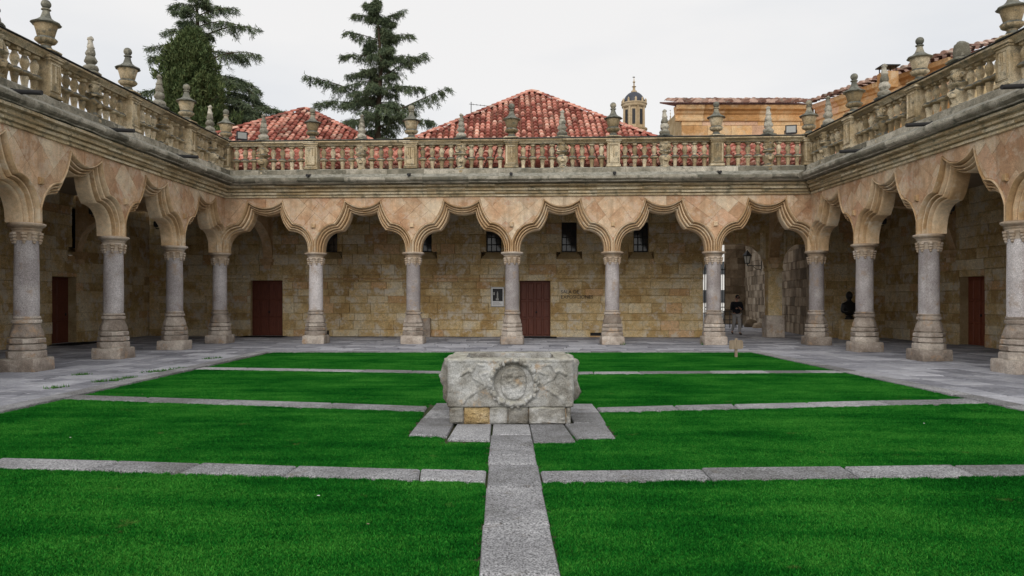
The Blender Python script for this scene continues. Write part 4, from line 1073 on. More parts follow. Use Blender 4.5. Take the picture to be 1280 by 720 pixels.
# ------------------------------------------------------------------ roofs behind
def tile_face(mb, o, u, v, poly, pw=.26, pl=.38):
    """barrel tiles over a face: o origin, u along the eave, v up the slope; poly in (u, v)"""
    n = u.cross(v).normalized()
    if n.z < 0: n = -n
    us = [p[0] for p in poly]; vs = [p[1] for p in poly]
    a = min(us)
    def inside(x, y):
        c = False; k = len(poly)-1
        for i in range(len(poly)):
            xi, yi = poly[i]; xj, yj = poly[k]
            if (yi > y) != (yj > y) and x < (xj-xi)*(y-yi)/(yj-yi)+xi: c = not c
            k = i
        return c
    while a < max(us):
        b = min(vs)+R.uniform(-.04, .04); ja = R.uniform(-.015, .015)
        while b < max(vs):
            if inside(a+pw/2, b+pl/2):
                r0, r1 = pw*.42, pw*.31; c = a+pw/2+ja+R.uniform(-.012, .012); V = []
                lift = R.uniform(.015, .045)
                for (vv, r, hh) in ((b-.05, r0, .055+lift), (b+pl, r1, .02)):
                    for k in range(6):
                        t = pi*k/5; V.append(o+u*(c+r*cos(t))+v*vv+n*(hh+r*.85*sin(t)))
                q = len(V); V.append(o+u*c+v*(b-.05)+n*(.04+lift))
                F = [(k, k+1, 7+k, 6+k) for k in range(5)]+[(k+1, k, q) for k in range(5)]
                mb.add(V, F)
            b += pl
        a += pw
def ridge(mb, p, q, n=None):
    p = Vector(p); q = Vector(q); L = (q-p).length; k = int(L/.36); d = (q-p)/k; up = Vector((0, 0, 1)); sd = d.cross(up).normalized(); nn = sd.cross(d).normalized()
    for i in range(k):
        V = []
        for e, r, hh in ((-.1, .13, .10), (1.0, .11, .07)):
            for j in range(6): t = pi*j/5; V.append(p+d*(i+e)+sd*(r*cos(t))+nn*(hh+r*.8*sin(t)))
        mb.add(V, [(j, j+1, 7+j, 6+j) for j in range(5)]+[(0,1,2,3,4,5)])
def hip_roof(name, label, cxp, yf, w, rise, ze, wallmat=M['ashlar'], ledge=False):
    """square pavilion roof with its front eave at depth yf"""
    c = Vector((cxp, yf+w, 0)); t = thing(name, label, 'building', None, c)
    mb = MB(); mb.box((cxp-w+.4, yf+1.4, 0), (cxp+w-.4, yf+2*w-.4, ze+.02)); mb.build('wall', wallmat, t)
    cor = [Vector((cxp-w, yf, ze)), Vector((cxp+w, yf, ze)), Vector((cxp+w, yf+2*w, ze)), Vector((cxp-w, yf+2*w, ze))]; ap = Vector((cxp, yf+w, ze+rise))
    rf = wobj('roof', [*cor, ap], [(0,1,4),(1,2,4),(2,3,4),(3,0,4),(3,2,1,0)], M['tile_under'], t)
    mb = MB()
    for k in (0, 1, 3):
        a, b = cor[k], cor[(k+1) % 4]; u = (b-a).normalized(); m_ = (a+b)/2; v = (ap-m_); sl_ = v.length; v.normalize()
        tile_face(mb, a, u, v, [(0, 0), (2*w, 0), (w, sl_)])
    for k in range(4): ridge(mb, cor[k], ap)
    o = mb.build('roof_tiles', M['tile'], rf); o['kind'] = 'stuff'
    return t, ap
hip_roof('tiled_roof_building', 'small hipped terracotta roof below the tall cedar and cypress', at(382, 137, 36).x, 32.0, 4.0, 2.45, 8.2)
_, apx = hip_roof('tiled_roof_building', 'large hipped terracotta roof rising behind the back balustrade', at(665, 113, 37.6).x, 32.0, 5.6, 3.75, 8.2)
# thin aerial beside the large roof
mb = MB(); p = Vector((apx.x-3.0, apx.y-1, 10.2)); mb.tube([p, p+Vector((0,0,1.0))], .02, 5); mb.tube([p+Vector((-.1,0,.9)), p+Vector((.8,0,.8))], .012, 4)
for k in range(4): mb.tube([p+Vector((.1+.18*k,-.15,.88-.02*k)), p+Vector((.1+.18*k,.15,.88-.02*k))], .008, 4)
setp(wobj('aerial', mb.V, mb.F, M['iron'], None, origin=p), 'thin television aerial on the slope of the large tiled roof', 'aerial')
# lean-to roof over the back gallery
lt = thing('gallery_roof', 'low terracotta lean to roof seen between the back balusters', 'roof', None, fb.P(fb.L/2, -2, 6))
o0 = fb.P(0, -.2, 6.30); o1_ = fb.P(0, WALL_D['b']-.25, 8.18); v = o1_-o0; SLN = v.length; v.normalize()
q = [fb.P(-4.5, -.2, 6.30), fb.P(fb.L+4.5, -.2, 6.30), fb.P(fb.L+4.5, WALL_D['b']-.25, 8.18), fb.P(-4.5, WALL_D['b']-.25, 8.18)]
ud = [x-Vector((0,0,.12)) for x in q]
wobj('roof_deck', q+ud, [(0,1,2,3),(7,6,5,4),(0,4,5,1),(1,5,6,2),(2,6,7,3),(3,7,4,0)], M['tile_under'], lt)
mb = MB(); tile_face(mb, o0, fb.u, v, [(-1.5, .02), (fb.L+1.5, .02), (fb.L+1.5, SLN), (-1.5, SLN)]); o = mb.build('roof_tiles', M['tile'], lt); o['kind'] = 'stuff'
V, F = fbox(fb, -5, fb.L+5, WALL_D['b']-.5, WALL_D['b']-.26, 5.4, 8.1); wobj('upper_wall', V, F, M['ashlar'], lt)

# orange ashlar building
ob = thing('ashlar_building', 'orange ashlar building with bracketed cornice and tiled eaves', 'building', None, (13.5, 41, 0))
YB = 40.5; XA, XB = at(852, 165, YB).x, 16.7; ZT = 11.95
ff = Frame((XA, YB), (XB, YB), 1); fs = Frame((XB, YB), (19.3, 32.6), 1)
wall_core(ff, -.03, 0, ff.L, ZT, [], 3.0, 6.0).build('wall', M['wall_joint'], ob)
pieces('ashlar_block', ashlar(ff, 0, 0, ff.L, ZT-.75, [], 8.2, (.5,.55,.6), (.6, 1.3)), M['ochre'], ob, 150)
wall_core(fs, -.03, 0, fs.L, ZT, [], 3.0).build('wall', M['wall_joint'], ob)
pieces('ashlar_block', ashlar(fs, 0, 0, fs.L, ZT-.75, [], 7.4, (.5,.55,.6), (.6, 1.3)), M['ochre'], ob, 150)
CQ = [(-.05,ZT-.78),(.10,ZT-.76),(.12,ZT-.64),(.06,ZT-.60),(.06,ZT-.42),(.14,ZT-.38),(.20,ZT-.26),(.36,ZT-.18),(.40,ZT-.04),(.40,ZT+.02),(-.4,ZT+.06)]
for f, e0, e1 in ((ff, -.35, ff.L-.3), (fs, .3, fs.L+.3)):
    s = e0; m = len(CQ)
    while s < e1-.05:
        e = min(s+R.uniform(1.2, 1.9), e1); V = [f.P(a, dd, z) for a in (s+.004, e-.004) for dd, z in CQ]
        F = [(q_, m+q_, m+(q_+1) % m, (q_+1) % m) for q_ in range(m)]+[tuple(range(m)), tuple(reversed(range(m, 2*m)))]
        o = wobj('cornice_block', V, F, M['ochre'], ob); fix(o.data); s = e
# its roofs: shallow slopes with barrel tiles at the eaves
mb = MB()
vF = Vector((0, 1, .30)).normalized(); tile_face(mb, ff.P(-.45, .58, ZT+.03), ff.u, vF, [(0, 0), (ff.L+.2, 0), (ff.L+.2, 3.4), (0, 3.4)], .44, .5)
un = -fs.n; vS = (un+Vector((0, 0, .30))).normalized(); tile_face(mb, fs.P(0, .58, ZT+.06), fs.u, vS, [(0, 0), (fs.L+.4, 0), (fs.L+.4, 4), (0, 4)], .42, .5)
for a, L_, vv in ((ff.P(-.4, .25, ZT+.05), ff.u*(ff.L+.6), vF), (fs.P(-.3, .25, ZT+.05), fs.u*(fs.L+.6), vS)):
    V = [a, a+L_, a+L_+vv*4.2, a+vv*4.2]; dn = Vector((0, 0, .08)); wobj('roof', V+[x-dn for x in V], [(0,1,2,3),(7,6,5,4),(0,4,5,1),(1,5,6,2),(2,6,7,3),(3,7,4,0)], M['tile_under'], ob)
o = mb.build('roof_tiles', M['tile_old'], ob); o['kind'] = 'stuff'
# chimney cowl on that roof
cp = at(1109, 84, 34); ch = thing('chimney_cowl', 'flat dark chimney cowl on the orange building roof', 'chimney', None, cp-Vector((0,0,.9)))
mb = MB(); mb.box((cp.x-.35, cp.y-.3, cp.z), (cp.x+.45, cp.y+.4, cp.z+.05)); mb.jitter(.01, 3); mb.build('cowl', M['iron'], ch)
mb = MB()
for dx in (-.2, .3):
    for dy in (-.2, .3): mb.tube([(cp.x+dx, cp.y+dy, cp.z-.25), (cp.x+dx, cp.y+dy, cp.z+.01)], .025, 5)
mb.build('cowl_leg', M['iron'], ch); mb = MB(); mb.box((cp.x-.28, cp.y-.25, cp.z-.95), (cp.x+.38, cp.y+.35, cp.z-.24)); mb.build('stack', M['ochre'], ch)
# lightning rod by the large fluted urn
pr_ = UP['r'].P(ARC['r'][2]*3+.0, .05, ZR1); mb = MB().tube([pr_+Vector((.15,.55,-.3)), pr_+Vector((.15,.55,2.4))], .015, 5); mb.lathe([(.03,0),(.03,.12),(.01,.2)], 6, pr_+Vector((.15,.55,1.0)))
setp(wobj('mast', mb.V, mb.F, M['iron'], None, origin=pr_), 'thin metal mast behind the wide lidded urn finial', 'mast')

# domed towers
def tower(px, ytop, ydome, ydrum0, ydrum1, wpx, Y, label, n=8, lower=True):
    c = at(px, 374, Y); k = Y/FPX; zt, zd, z0, z1 = (EYE+(VPY-q)*k for q in (ytop, ydome, ydrum0, ydrum1)); r = wpx/2*k
    t = thing('church_tower', label, 'tower', 'domed church towers', (c.x, Y, 0)); C = (c.x, Y, 0); H = z0-z1
    b = MB(); b.lathe([(r*1.3, 0), (r*1.3, z1-.30*H), (r*1.38, z1-.28*H), (r*1.38, z1-.2*H), (r*1.1, z1-.16*H), (r*1.05, z1)], 16, C); b.build('lower_stage', M['tower'], t)
    b = MB(); b.lathe([(r*.86, z1-.1), (r*.86, z0)], 16, C); drum = b.build('drum', M['tower'], t)
    for i in range(n*2):
        a = 2*pi*i/(n*2)+.2; q = (c.x+r*.9*cos(a), Y+r*.9*sin(a), 0)
        if i % 2:
            b = MB(); wq = r*.13; u_ = Vector((-sin(a), cos(a), 0)); n_ = Vector((cos(a), sin(a), 0)); p = Vector((c.x, Y, 0))
            V = [p+n_*dd+u_*e*wq+Vector((0,0,z)) for dd in (r*.80, r*.90) for e, z in ((-1, z1+.18*H), (1, z1+.18*H), (1, z1+.76*H), (-1, z1+.76*H))]
            b.add(V, [(4,5,6,7),(0,4,7,3),(1,2,6,5),(3,7,6,2),(0,1,5,4)]); b.build('window', M['black'], t)
        else:
            b = MB(); b.lathe([(r*.13, z1), (r*.10, z1+.06*H), (r*.09, z0-.08*H), (r*.13, z0-.02*H)], 8, q); b.build('pilaster', M['tower'], t)
    b = MB(); b.lathe([(r*.95, z0-.14*H), (r*1.04, z0-.10*H), (r*1.06, z0-.02*H), (r*1.12, z0), (r*1.12, z0+.04*H), (r*.9, z0+.05*H), (r*.9, z0+.06*H)], 24, C); b.build('entablature', M['tower'], t)
    b = MB(); b.lathe([(r*1.05, z1-.02*H), (r*1.14, z1), (r*1.14, z1+.05*H), (r*.95, z1+.08*H)], 24, C); b.build('lower_ledge', M['tower'], t)
    for i in range(10):
        a = 2*pi*i/10+.3; b = MB(); b.lathe([(r*.09, z0+.03*H), (r*.09, z0+.13*H), (r*.11, z0+.15*H), (r*.05, z0+.19*H), (.01, z0+.23*H)], 6, (c.x+r*1.0*cos(a), Y+r*1.0*sin(a), 0)); b.build('parapet_post', M['tower'], t)
    hd = zd-z0; b = MB(); b.lathe([(r*.95*cos(tt), z0+hd*sin(tt)) for tt in [i*pi/2/9 for i in range(10)]], 20, C, cap=False); dome = b.build('dome', M['slate'], t, True, 60)
    hs = zt-zd; b = MB(); b.lathe([(r*.25, zd-hd*.05), (r*.25, zd+hs*.06), (r*.12, zd+hs*.1), (r*.10, zd+hs*.28), (r*.2, zd+hs*.33), (r*.06, zd+hs*.38), (r*.05, zd+hs*.55), (r*.13, zd+hs*.62), (r*.04, zd+hs*.68), (r*.02, zd+hs*.9), (0.01, zd+hs)], 8, C); b.build('spire', M['tower'], t, True, 50)
    b = MB(); zc = zd+hs*.9; b.box((c.x-r*.12, Y-.05, zc), (c.x+r*.08, Y+.05, zc+hs*.05)); b.build('weather_vane', M['iron'], t)
tower(792.5, 95, 115, 131, 163, 29, 150, 'church tower with dark slate dome and tall spire beyond the roofs')
tower(838, 137, 150, 154, 166, 11.5, 170, 'small far domed turret beside the orange building')

# ------------------------------------------------------------------ passage, street beyond
RA = Vector((13.25, 33.0, 0)); RB = Vector((15.6, 48.5, 0)); fw = Frame((RA.x, RA.y), (RB.x, RB.y), -1)
rw = thing('street_building', 'rough grey rubble stone house wall beyond the passage', 'building', None, fw.P(7, 0, 0))
wall_core(fw, -.03, -.6, fw.L, 8, [], 3).build('wall', M['joint'], rw)
pieces('stone', ashlar(fw, 0, -.6, fw.L, 6.0, [], 0, (.36,.42,.5,.56), (.3, .62), .06), M['rubble'], rw, 300)
fe = Frame((13.6, 49.0), (19, 49.0), 1)
e_ = thing('street_building', 'dim plain house facing the end of the passage street', 'building', None, fe.P(2, -2, 0))
mb = MB(); V = [Vector((x, y, z)) for z in (0, 9) for x, y in ((14.36, 49.03), (19.6, 49.03), (20.2, 54), (16.9, 54))]
mb.add(V, [(3,2,1,0),(4,5,6,7),(0,1,5,4),(1,2,6,5),(2,3,7,6),(3,0,4,7)]); mb.build('wall', M['joint'], e_)
pieces('stone', ashlar(fe, 0, .78, 6.0, 8.9, [], 0, (.4,.5,.55), (.5, .9), .05), M['rubble'], e_, 120)
wh = thing('white_house', 'bright white plastered house far down the street beyond the gate', 'building', None, (24, 92, 0))
mb = MB(); mb.box((20, 90, 0), (29, 100, 9)); mb.build('wall', M['plaster'], wh)
mb = MB(); mb.add([(19.5,89.5,9),(29.5,89.5,9),(29.5,100.5,9),(19.5,100.5,9),(24.5,95,12)], [(0,1,4),(1,2,4),(2,3,4),(3,0,4),(3,2,1,0)]); mb.build('roof', M['tile'], wh)
for x in (21.4, 23.4, 25.6):
    for z in (1.2, 4.6): mb = MB(); mb.box((x, 89.9, z), (x+.8, 90.02, z+1.5)); mb.build('window', M['pane'], wh)
# iron gate leaf standing open in the passage
gp = gnd(899, 418); gt = thing('iron_gate', 'open black iron gate leaf in the passage behind the column', 'gate', None, (gp.x, gp.y, 0))
gA = Vector((at(878.5, 0, 32.2).x+.10, 32.25, 0)); gB = Vector((at(906, 0, 33.2).x, 33.2, 0)); gu = (gB-gA)
for k in range(9):
    t = k/8; p = gA+gu*t; mb = MB().tube([p+Vector((0,0,.06)), p+Vector((0,0,3.0))], .02 if k in (0, 8) else .010, 6); mb.build('bar', M['iron'], gt)
for z in (.1, 1.25, 2.9):
    mb = MB(); mb.tube([gA+Vector((0,0,z)), gB+Vector((0,0,z))], .02, 6); mb.build('rail', M['iron'], gt)
# street railing
rl = thing('railing', 'low black street railing behind the walking person', 'railing', None, gnd(915, 408))
rA, rB = gnd(897, 410), gnd(929, 409); rB = Vector((rA.x+1.45, rA.y+.3, 0)); uu = rB-rA
for k in range(5):
    p = rA+uu*k/4; mb = MB().tube([p, p+Vector((0,0,.95))], .025, 6); mb.build('post', M['iron'], rl)
for z in (.45, .93): mb = MB().tube([rA+Vector((0,0,z)), rB+Vector((0,0,z))], .022, 6); mb.build('rail', M['iron'], rl)
# boulder heap by the wall
def rock(p, r, seed):
    bm = bmesh.new(); bmesh.ops.create_icosphere(bm, subdivisions=3, radius=r)
    for v in bm.verts: v.co *= 1+.35*mnoise.noise(v.co*2/r*.6+Vector((seed, 0, 0))); v.co.z = max(v.co.z*.8, -.35*r)
    me = bpy.data.meshes.new('boulder'); bm.to_mesh(me); bm.free(); o = obj('boulder', me, M['rubble'], None, p); return o
for k, (px, py, r, lab) in enumerate(((940, 409, .42, 'dark boulder at the foot of the rubble house wall'), (947, 410, .28, 'small boulder beside the dark boulder at the rubble wall'))):
    p = gnd(px, py); setp(rock((p.x, p.y, r*.28), r, k*5), lab, 'boulder')
# wall lantern
lp = fw.P(0, 0, 0); s_, z_ = fw.hit(952.5, 332, 0.0)
lan = thing('wall_lantern', 'black street lantern on a wall bracket in the passage', 'lantern', None, fw.P(s_, 0, z_-.3))
wp = fw.P(s_, .03, z_); lc = wp+fw.n*.78
mb = MB(); mb.tube([wp+Vector((0,0,-.35)), wp+Vector((0,0,.25))], .035, 6); mb.tube([wp, lc], .025, 6); mb.tube([wp+Vector((0,0,-.25)), wp+fw.n*.3+Vector((0,0,-.18)), wp+fw.n*.5+Vector((0,0,-.02))], .018, 6); mb.tube([lc, lc+Vector((0,0,.14))], .03, 6); mb.build('bracket', M['iron'], lan)
mb = MB(); mb.lathe([(.12,.14),(.21,.56)], 6, lc, cap=True); mb.build('lantern_pane', M['lampglass'], lan)
mb = MB(); mb.lathe([(.10,.10),(.14,.12),(.13,.16)], 6, lc); mb.lathe([(.26,.55),(.27,.59),(.16,.72),(.12,.78),(.05,.84),(.03,.9)], 6, lc)
for k in range(6):
    a = k*pi/3; mb.tube([lc+Vector((.125*cos(a), .125*sin(a), .14)), lc+Vector((.215*cos(a), .215*sin(a), .56))], .014, 4)
mb.build('lantern_frame', M['iron'], lan)

# ------------------------------------------------------------------ small things
# poster
a, z0 = fb.hit(613.5, 383.5, WALL_D['b']); b, z1 = fb.hit(630.5, 358.5, WALL_D['b']); d = WALL_D['b']
po = thing('poster', 'white framed poster with a dark picture beside the double door', 'poster', None, fb.P((a+b)/2, d+.02, z0))
V, F = fbox(fb, a, b, d+.022, d+.05, z0, z1); wobj('board', V, F, M['white'], po)
for q in ((a, a+.03, z0, z1), (b-.03, b, z0, z1), (a+.03, b-.03, z0, z0+.03), (a+.03, b-.03, z1-.03, z1)): V, F = fbox(fb, q[0], q[1], d+.05, d+.065, q[2], q[3]); wobj('frame', V, F, M['grey_print'], po)
V, F = fbox(fb, a+.08, b-.07, d+.05, d+.054, z0+.24, z1-.08); pic = wobj('picture', V, F, M['black'], po)
mx_ = (a+b)/2
for q in ((mx_-.03, mx_+.03, z0+.36, z0+.58), (mx_-.07, mx_+.05, z0+.27, z0+.36), (mx_-.02, mx_+.02, z0+.59, z0+.64), (a+.11, a+.17, z0+.5, z0+.62)): V, F = fbox(fb, *q[:2], d+.054, d+.057, *q[2:]); wobj('figure_print', V, F, M['grey_print'], pic)
for k in range(3): V, F = fbox(fb, a+.09, b-.12-.05*k, d+.05, d+.053, z0+.08+.045*k, z0+.095+.045*k); wobj('text_line', V, F, M['grey_print'], po)
# leaning slab
sA = fb.hit(528.5, 420, WALL_D['b']); p = fb.P(fb.hit(533, 400, WALL_D['b'])[0], WALL_D['b']+.22, 0); mb = MB()
mb.box((-.19,-.07,0), (.19,.07,.80)); V = []
bm = bmesh.new(); me = mb.mesh('stone_slab'); bm.from_mesh(me); bmesh.ops.subdivide_edges(bm, edges=bm.edges, cuts=6, use_grid_fill=True)
for v in bm.verts: v.co += mnoise.noise_vector(v.co*4)*.03; v.co.y += v.co.z*.12; v.co.z = max(v.co.z, 0)
bm.to_mesh(me); bm.free(); o = obj('stone_slab', me, M['base'], None, p, fb.ang); setp(o, 'rough stone slab leaning on the back wall', 'stone slab')
# wooden sign on the lawn edge
sp = gnd(920, 446.5); sg = thing('wooden_sign', 'small wooden sign on a short post at the lawn corner', 'sign', None, sp)
mb = MB(); mb.box((sp.x-.035, sp.y-.03, -.01), (sp.x+.035, sp.y+.03, .52)); mb.jitter(.006, 9); mb.build('post', M['timber'], sg)
bm_ = MB(); pl = [(-.20,.26),(-.18,.22),(.16,.235),(.185,.28),(.175,.44),(.14,.475),(-.16,.47),(-.205,.43)]
V = [(sp.x+x, sp.y-.055, z) for x, z in pl]+[(sp.x+x, sp.y-.03, z) for x, z in pl]; n_ = len(pl)
bm_.add(V, [tuple(reversed(range(n_)))[::-1], tuple(reversed(range(n_, 2*n_)))]+[(k, n_+k, n_+(k+1) % n_, (k+1) % n_) for k in range(n_)]); o = bm_.build('board', M['timber'], sg); fix(o.data)
def skin(name, nodes, edges, rad, mat, parent, sub=2):
    me = bpy.data.meshes.new(name); me.from_pydata(nodes, edges, []); o = obj(name, me, mat, parent)
    o.modifiers.new('skin', 'SKIN'); sv = me.skin_vertices[0].data
    for k, r in enumerate(rad): sv[k].radius = (r, r) if isinstance(r, (int, float)) else r
    sv[0].use_root = True
    s = o.modifiers.new('sub', 'SUBSURF'); s.levels = sub; s.render_levels = sub
    me.polygons.foreach_set('use_smooth', [True]*len(me.polygons)); o.modifiers['skin'].use_smooth_shade = True
    return o
# pedestal and bust
bp_ = gnd(1061.5, 424.5); bp_.z = 0
pd = thing('pedestal', 'pale stone pedestal carrying the bronze bust', 'pedestal', None, bp_)
mb = MB(); mb.lathe([(.42,.006),(.42,.10),(.40,.12),(.40,.72),(.43,.75),(.43,.80)], 4, bp_, rot=pi/4); mb.build('block', M['ashlar'], pd)
bu = thing('bust', 'dark bronze bust of a robed figure on a stone pedestal', 'statue', None, bp_+Vector((0, 0, .80)))
mb = MB(); mb.lathe([(.17,0),(.17,.05),(.13,.08),(.14,.14)], 12, bp_+Vector((0,0,.80))); mb.build('plinth', M['bronze'], bu, True, 40)
mb = MB(); hc = bp_+Vector((-.02, -.05, .80+.93)); bmh = bmesh.new(); bmesh.ops.create_uvsphere(bmh, u_segments=16, v_segments=12, radius=.15)
for v in bmh.verts:
    x, y, z = v.co; v.co = Vector((x*.82, y*.98, z*1.15))
    if y < -.1 and abs(x) < .035 and -.05 < z < .03: v.co.y -= .04
    if z > .02: v.co *= 1.06
vs = [v.co+hc for v in bmh.verts]; bmh.verts.index_update(); fsx = [tuple(v.index for v in q.verts) for q in bmh.faces]; bmh.free()
mb.add(vs, fsx); mb.tube([hc+Vector((0,0,-.2)), hc+Vector((0,0,-.08))], [.085, .07], 10); mb.build('head', M['bronze'], bu, True, 60)

skin('robed_shoulders', [(0,0,.12),(0,0,.30),(0,0,.52),(0,-.01,.70),(-.02,-.04,.86),(.22,0,.55),(.27,-.04,.30),(.08,-.2,.26),(-.22,0,.55),(-.27,-.04,.30),(-.06,-.2,.30)], [(0,1),(1,2),(2,3),(3,4),(2,5),(5,6),(6,7),(2,8),(8,9),(9,10)],
     [(.17,.13),(.22,.16),(.22,.15),(.10,.09),(.075,.075),.12,.10,.06,.12,.10,.06], M['bronze'], bu)

# weeds at column feet
for px, py, lab in ((881, 431, 'small green weed tuft at the foot of the column by the passage'), (777, 431, 'small green weed tuft at the foot of the column by the vent')):
    p = gnd(px, py); mb = MB(); r = random.Random(px)
    for _ in range(60):
        a_ = r.uniform(0, 6.28); q = r.uniform(0, .10); c = Vector((p.x+q*cos(a_), p.y+q*sin(a_), 0)); e = c+Vector((r.gauss(0, .05), r.gauss(0, .05), r.uniform(.05, .13))); w_ = Vector((cos(a_), sin(a_), 0))*.014
        mb.add([c-w_, c+w_, e], [(0, 1, 2)])
    setp(wobj('weed', mb.V, mb.F, M['shrub'], None, origin=p), lab, 'weed')
mb = MB(); r = random.Random(77)
for (x0, y0), (x1, y1), n_ in (((120, 478), (150, 475.5), 90), ((152, 474), (168, 472.5), 50), ((182, 466), (214, 463.5), 90), ((218, 462), (232, 461), 40), ((96, 469), (112, 468), 30), ((255, 449), (276, 447.5), 40), ((60, 486), (80, 484), 30)):
    a_, b_ = gnd(x0, y0), gnd(x1, y1)
    for _ in range(n_*2):
        t = r.random(); c = a_+(b_-a_)*t+Vector((r.gauss(0, .05), r.gauss(0, .05), 0)); e = c+Vector((r.gauss(0, .03), r.gauss(0, .03), r.uniform(.02, .07))); an = r.uniform(0, 6.28); w_ = Vector((cos(an), sin(an), 0))*.012
        mb.add([c-w_, c+w_, e], [(0, 1, 2)])
setp(wobj('joint_grass', mb.V, mb.F, M['shrub'], None, origin=gnd(150, 475)), 'green grass growing in the paving joints beside the lawn kerb', 'grass', None, 'stuff')
# fallen leaves on the lawn
for k, (px, py) in enumerate(((178, 495), (88, 550), (1155, 532), (460, 660), (398, 624))):
    p = gnd(px, py); s = R.uniform(.008, .013); a_ = R.uniform(0, 6)
    V = [p+Vector((s*cos(a_+t)*q, s*sin(a_+t)*q, .028+.012*sin(3*t))) for t, q in ((0, 1.2), (1, .7), (2.1, .8), (3.14, 1.2), (4.2, .8), (5.2, .7))]
    V += [v_+Vector((0, 0, .003)) for v_ in V]
    setp(wobj('fallen_leaf', V, [(5,4,3,2,1,0),(6,7,8,9,10,11)]+[(i, (i+1) % 6, 6+(i+1) % 6, 6+i) for i in range(6)], M['plaster'] if k % 3 else M['timber'], None, origin=p), 'small dry fallen leaf lying on the grass', 'leaf', 'fallen leaves on the lawn')

# ------------------------------------------------------------------ person
pp = gnd(920.5, 418.5); pp.z = 0
per = thing('person', 'person in black jacket, grey trousers and cap walking while holding a phone', 'person', None, pp, radians(6))
# body: pelvis root, spine, head, both legs mid stride, both arms raised to the chest
N_ = [(0,0,.93),(0,-.01,1.15),(0,-.02,1.38),(0,-.03,1.50),(0,-.06,1.60),(0,-.075,1.72),
      (.09,0,.90),(.10,-.14,.52),(.11,-.10,.10),(.12,-.24,.05),
      (-.09,.0,.90),(-.09,.05,.50),(-.09,.26,.16),(-.09,.20,.05),
      (.20,-.02,1.40),(.26,-.03,1.13),(.10,-.24,1.17),(-.20,-.02,1.40),(-.25,-.03,1.13),(-.06,-.24,1.20)]
E_ = [(0,1),(1,2),(2,3),(3,4),(4,5),(0,6),(6,7),(7,8),(8,9),(0,10),(10,11),(11,12),(12,13),(2,14),(14,15),(15,16),(2,17),(17,18),(18,19)]
r_ = [(.15,.11),(.14,.11),(.16,.11),.058,.085,.08,.09,.062,.04,.022,.09,.062,.04,.022,.065,.05,.032,.065,.05,.032]
skin('body', N_, E_, r_, M['skin'], per)
skin('jacket', [(0,0,.88),(0,-.01,1.15),(0,-.02,1.38),(0,-.03,1.49),(.20,-.02,1.41),(.27,-.03,1.13),(.13,-.20,1.165),(-.20,-.02,1.41),(-.26,-.03,1.13),(-.09,-.20,1.195)],
     [(0,1),(1,2),(2,3),(2,4),(4,5),(5,6),(2,7),(7,8),(8,9)], [(.20,.145),(.185,.145),(.20,.14),.085,.09,.072,.052,.09,.072,.052], M['jacket'], per)
skin('trousers', [(0,0,.95),(.09,0,.88),(.10,-.14,.52),(.11,-.10,.11),(-.09,0,.88),(-.09,.05,.50),(-.09,.25,.17)], [(0,1),(1,2),(2,3),(0,4),(4,5),(5,6)], [(.165,.125),.108,.08,.065,.108,.08,.065], M['trouser'], per)
skin('shoe', [(.11,-.08,.06),(.115,-.17,.05),(.12,-.28,.04)], [(0,1),(1,2)], [.055,.05,.038], M['shoe'], per, 1)
skin('shoe', [(-.09,.29,.13),(-.09,.23,.07),(-.09,.15,.04)], [(0,1),(1,2)], [.052,.05,.038], M['shoe'], per, 1)
# head with face and cap
bmh = bmesh.new(); bmesh.ops.create_uvsphere(bmh, u_segments=20, v_segments=16, radius=.115)
for v in bmh.verts:
    x, y, z = v.co; v.co = Vector((x*.70, y*.86, z*1.08))
    if y < -.085 and abs(x) < .022 and -.045 < z < .012: v.co.y -= .024
    if z < -.05: v.co.x *= .86
mh = bpy.data.meshes.new('head'); bmh.to_mesh(mh); bmh.free(); mh.polygons.foreach_set('use_smooth', [True]*len(mh.polygons))
hd = obj('head', mh, M['skin'], per, (0, -.09, 1.665)); hd.rotation_euler = (radians(22), 0, 0)
for x in (-.03, .03):
    mb = MB(); mb.lathe([(0.001,-.008),(.008,-.004),(.009,0),(.008,.004),(.001,.008)], 8, (x, -.092, .012)); obj('eye', mb.mesh('eye', True), M['black'], hd)
    mb = MB(); mb.lathe([(.004,-.028),(.016,-.015),(.018,.01),(.006,.028)], 8, (x*2.75, .005, 0)); obj('ear', mb.mesh('ear', True), M['skin'], hd)
mb = MB(); mb.box((-.02,-.094,-.062), (.02,-.082,-.054)); obj('mouth', mb.mesh('mouth'), M['shoe'], hd)
mb = MB(); mb.lathe([(.092,-.03),(.094,.02),(.09,.06),(.075,.10),(.045,.128),(.005,.138)], 16, (0, .012, 0), cap=False, mod=lambda a, k, z: .92+.10*abs(sin(a))); mb.box((-.07,-.175,.035), (.07,-.06,.05)); obj('cap', mb.mesh('cap', True, 40), M['jacket'], hd)
for sg_, hx, hy, hz in ((1, .085, -.255, 1.175), (-1, -.045, -.255, 1.205)):
    pal = skin('hand', [(hx, hy+.03, hz-.01), (hx-.03*sg_, hy-.02, hz), (hx-.045*sg_, hy-.04, hz+.005)], [(0,1),(1,2)], [(.028,.02),(.036,.017),(.034,.014)], M['skin'], per, 1)
    for q in range(4):
        dz = -.027+.018*q; l = (.9, 1.0, 1.05, .8)[q]; b0 = Vector((hx-.04*sg_, hy-.04, hz+dz))
        skin('finger', [b0, b0+Vector((-.018*sg_*l, -.028*l, .003)), b0+Vector((-.040*sg_*l, -.026*l, .004)), b0+Vector((-.05*sg_*l, -.008, .004))], [(0,1),(1,2),(2,3)], [.0085,.008,.0075,.007], M['skin'], pal, 1)
    b0 = Vector((hx-.01*sg_, hy-.01, hz+.03)); skin('thumb', [b0, b0+Vector((-.02*sg_, -.012, .025)), b0+Vector((-.04*sg_, -.014, .035))], [(0,1),(1,2)], [.011,.010,.008], M['skin'], pal, 1)
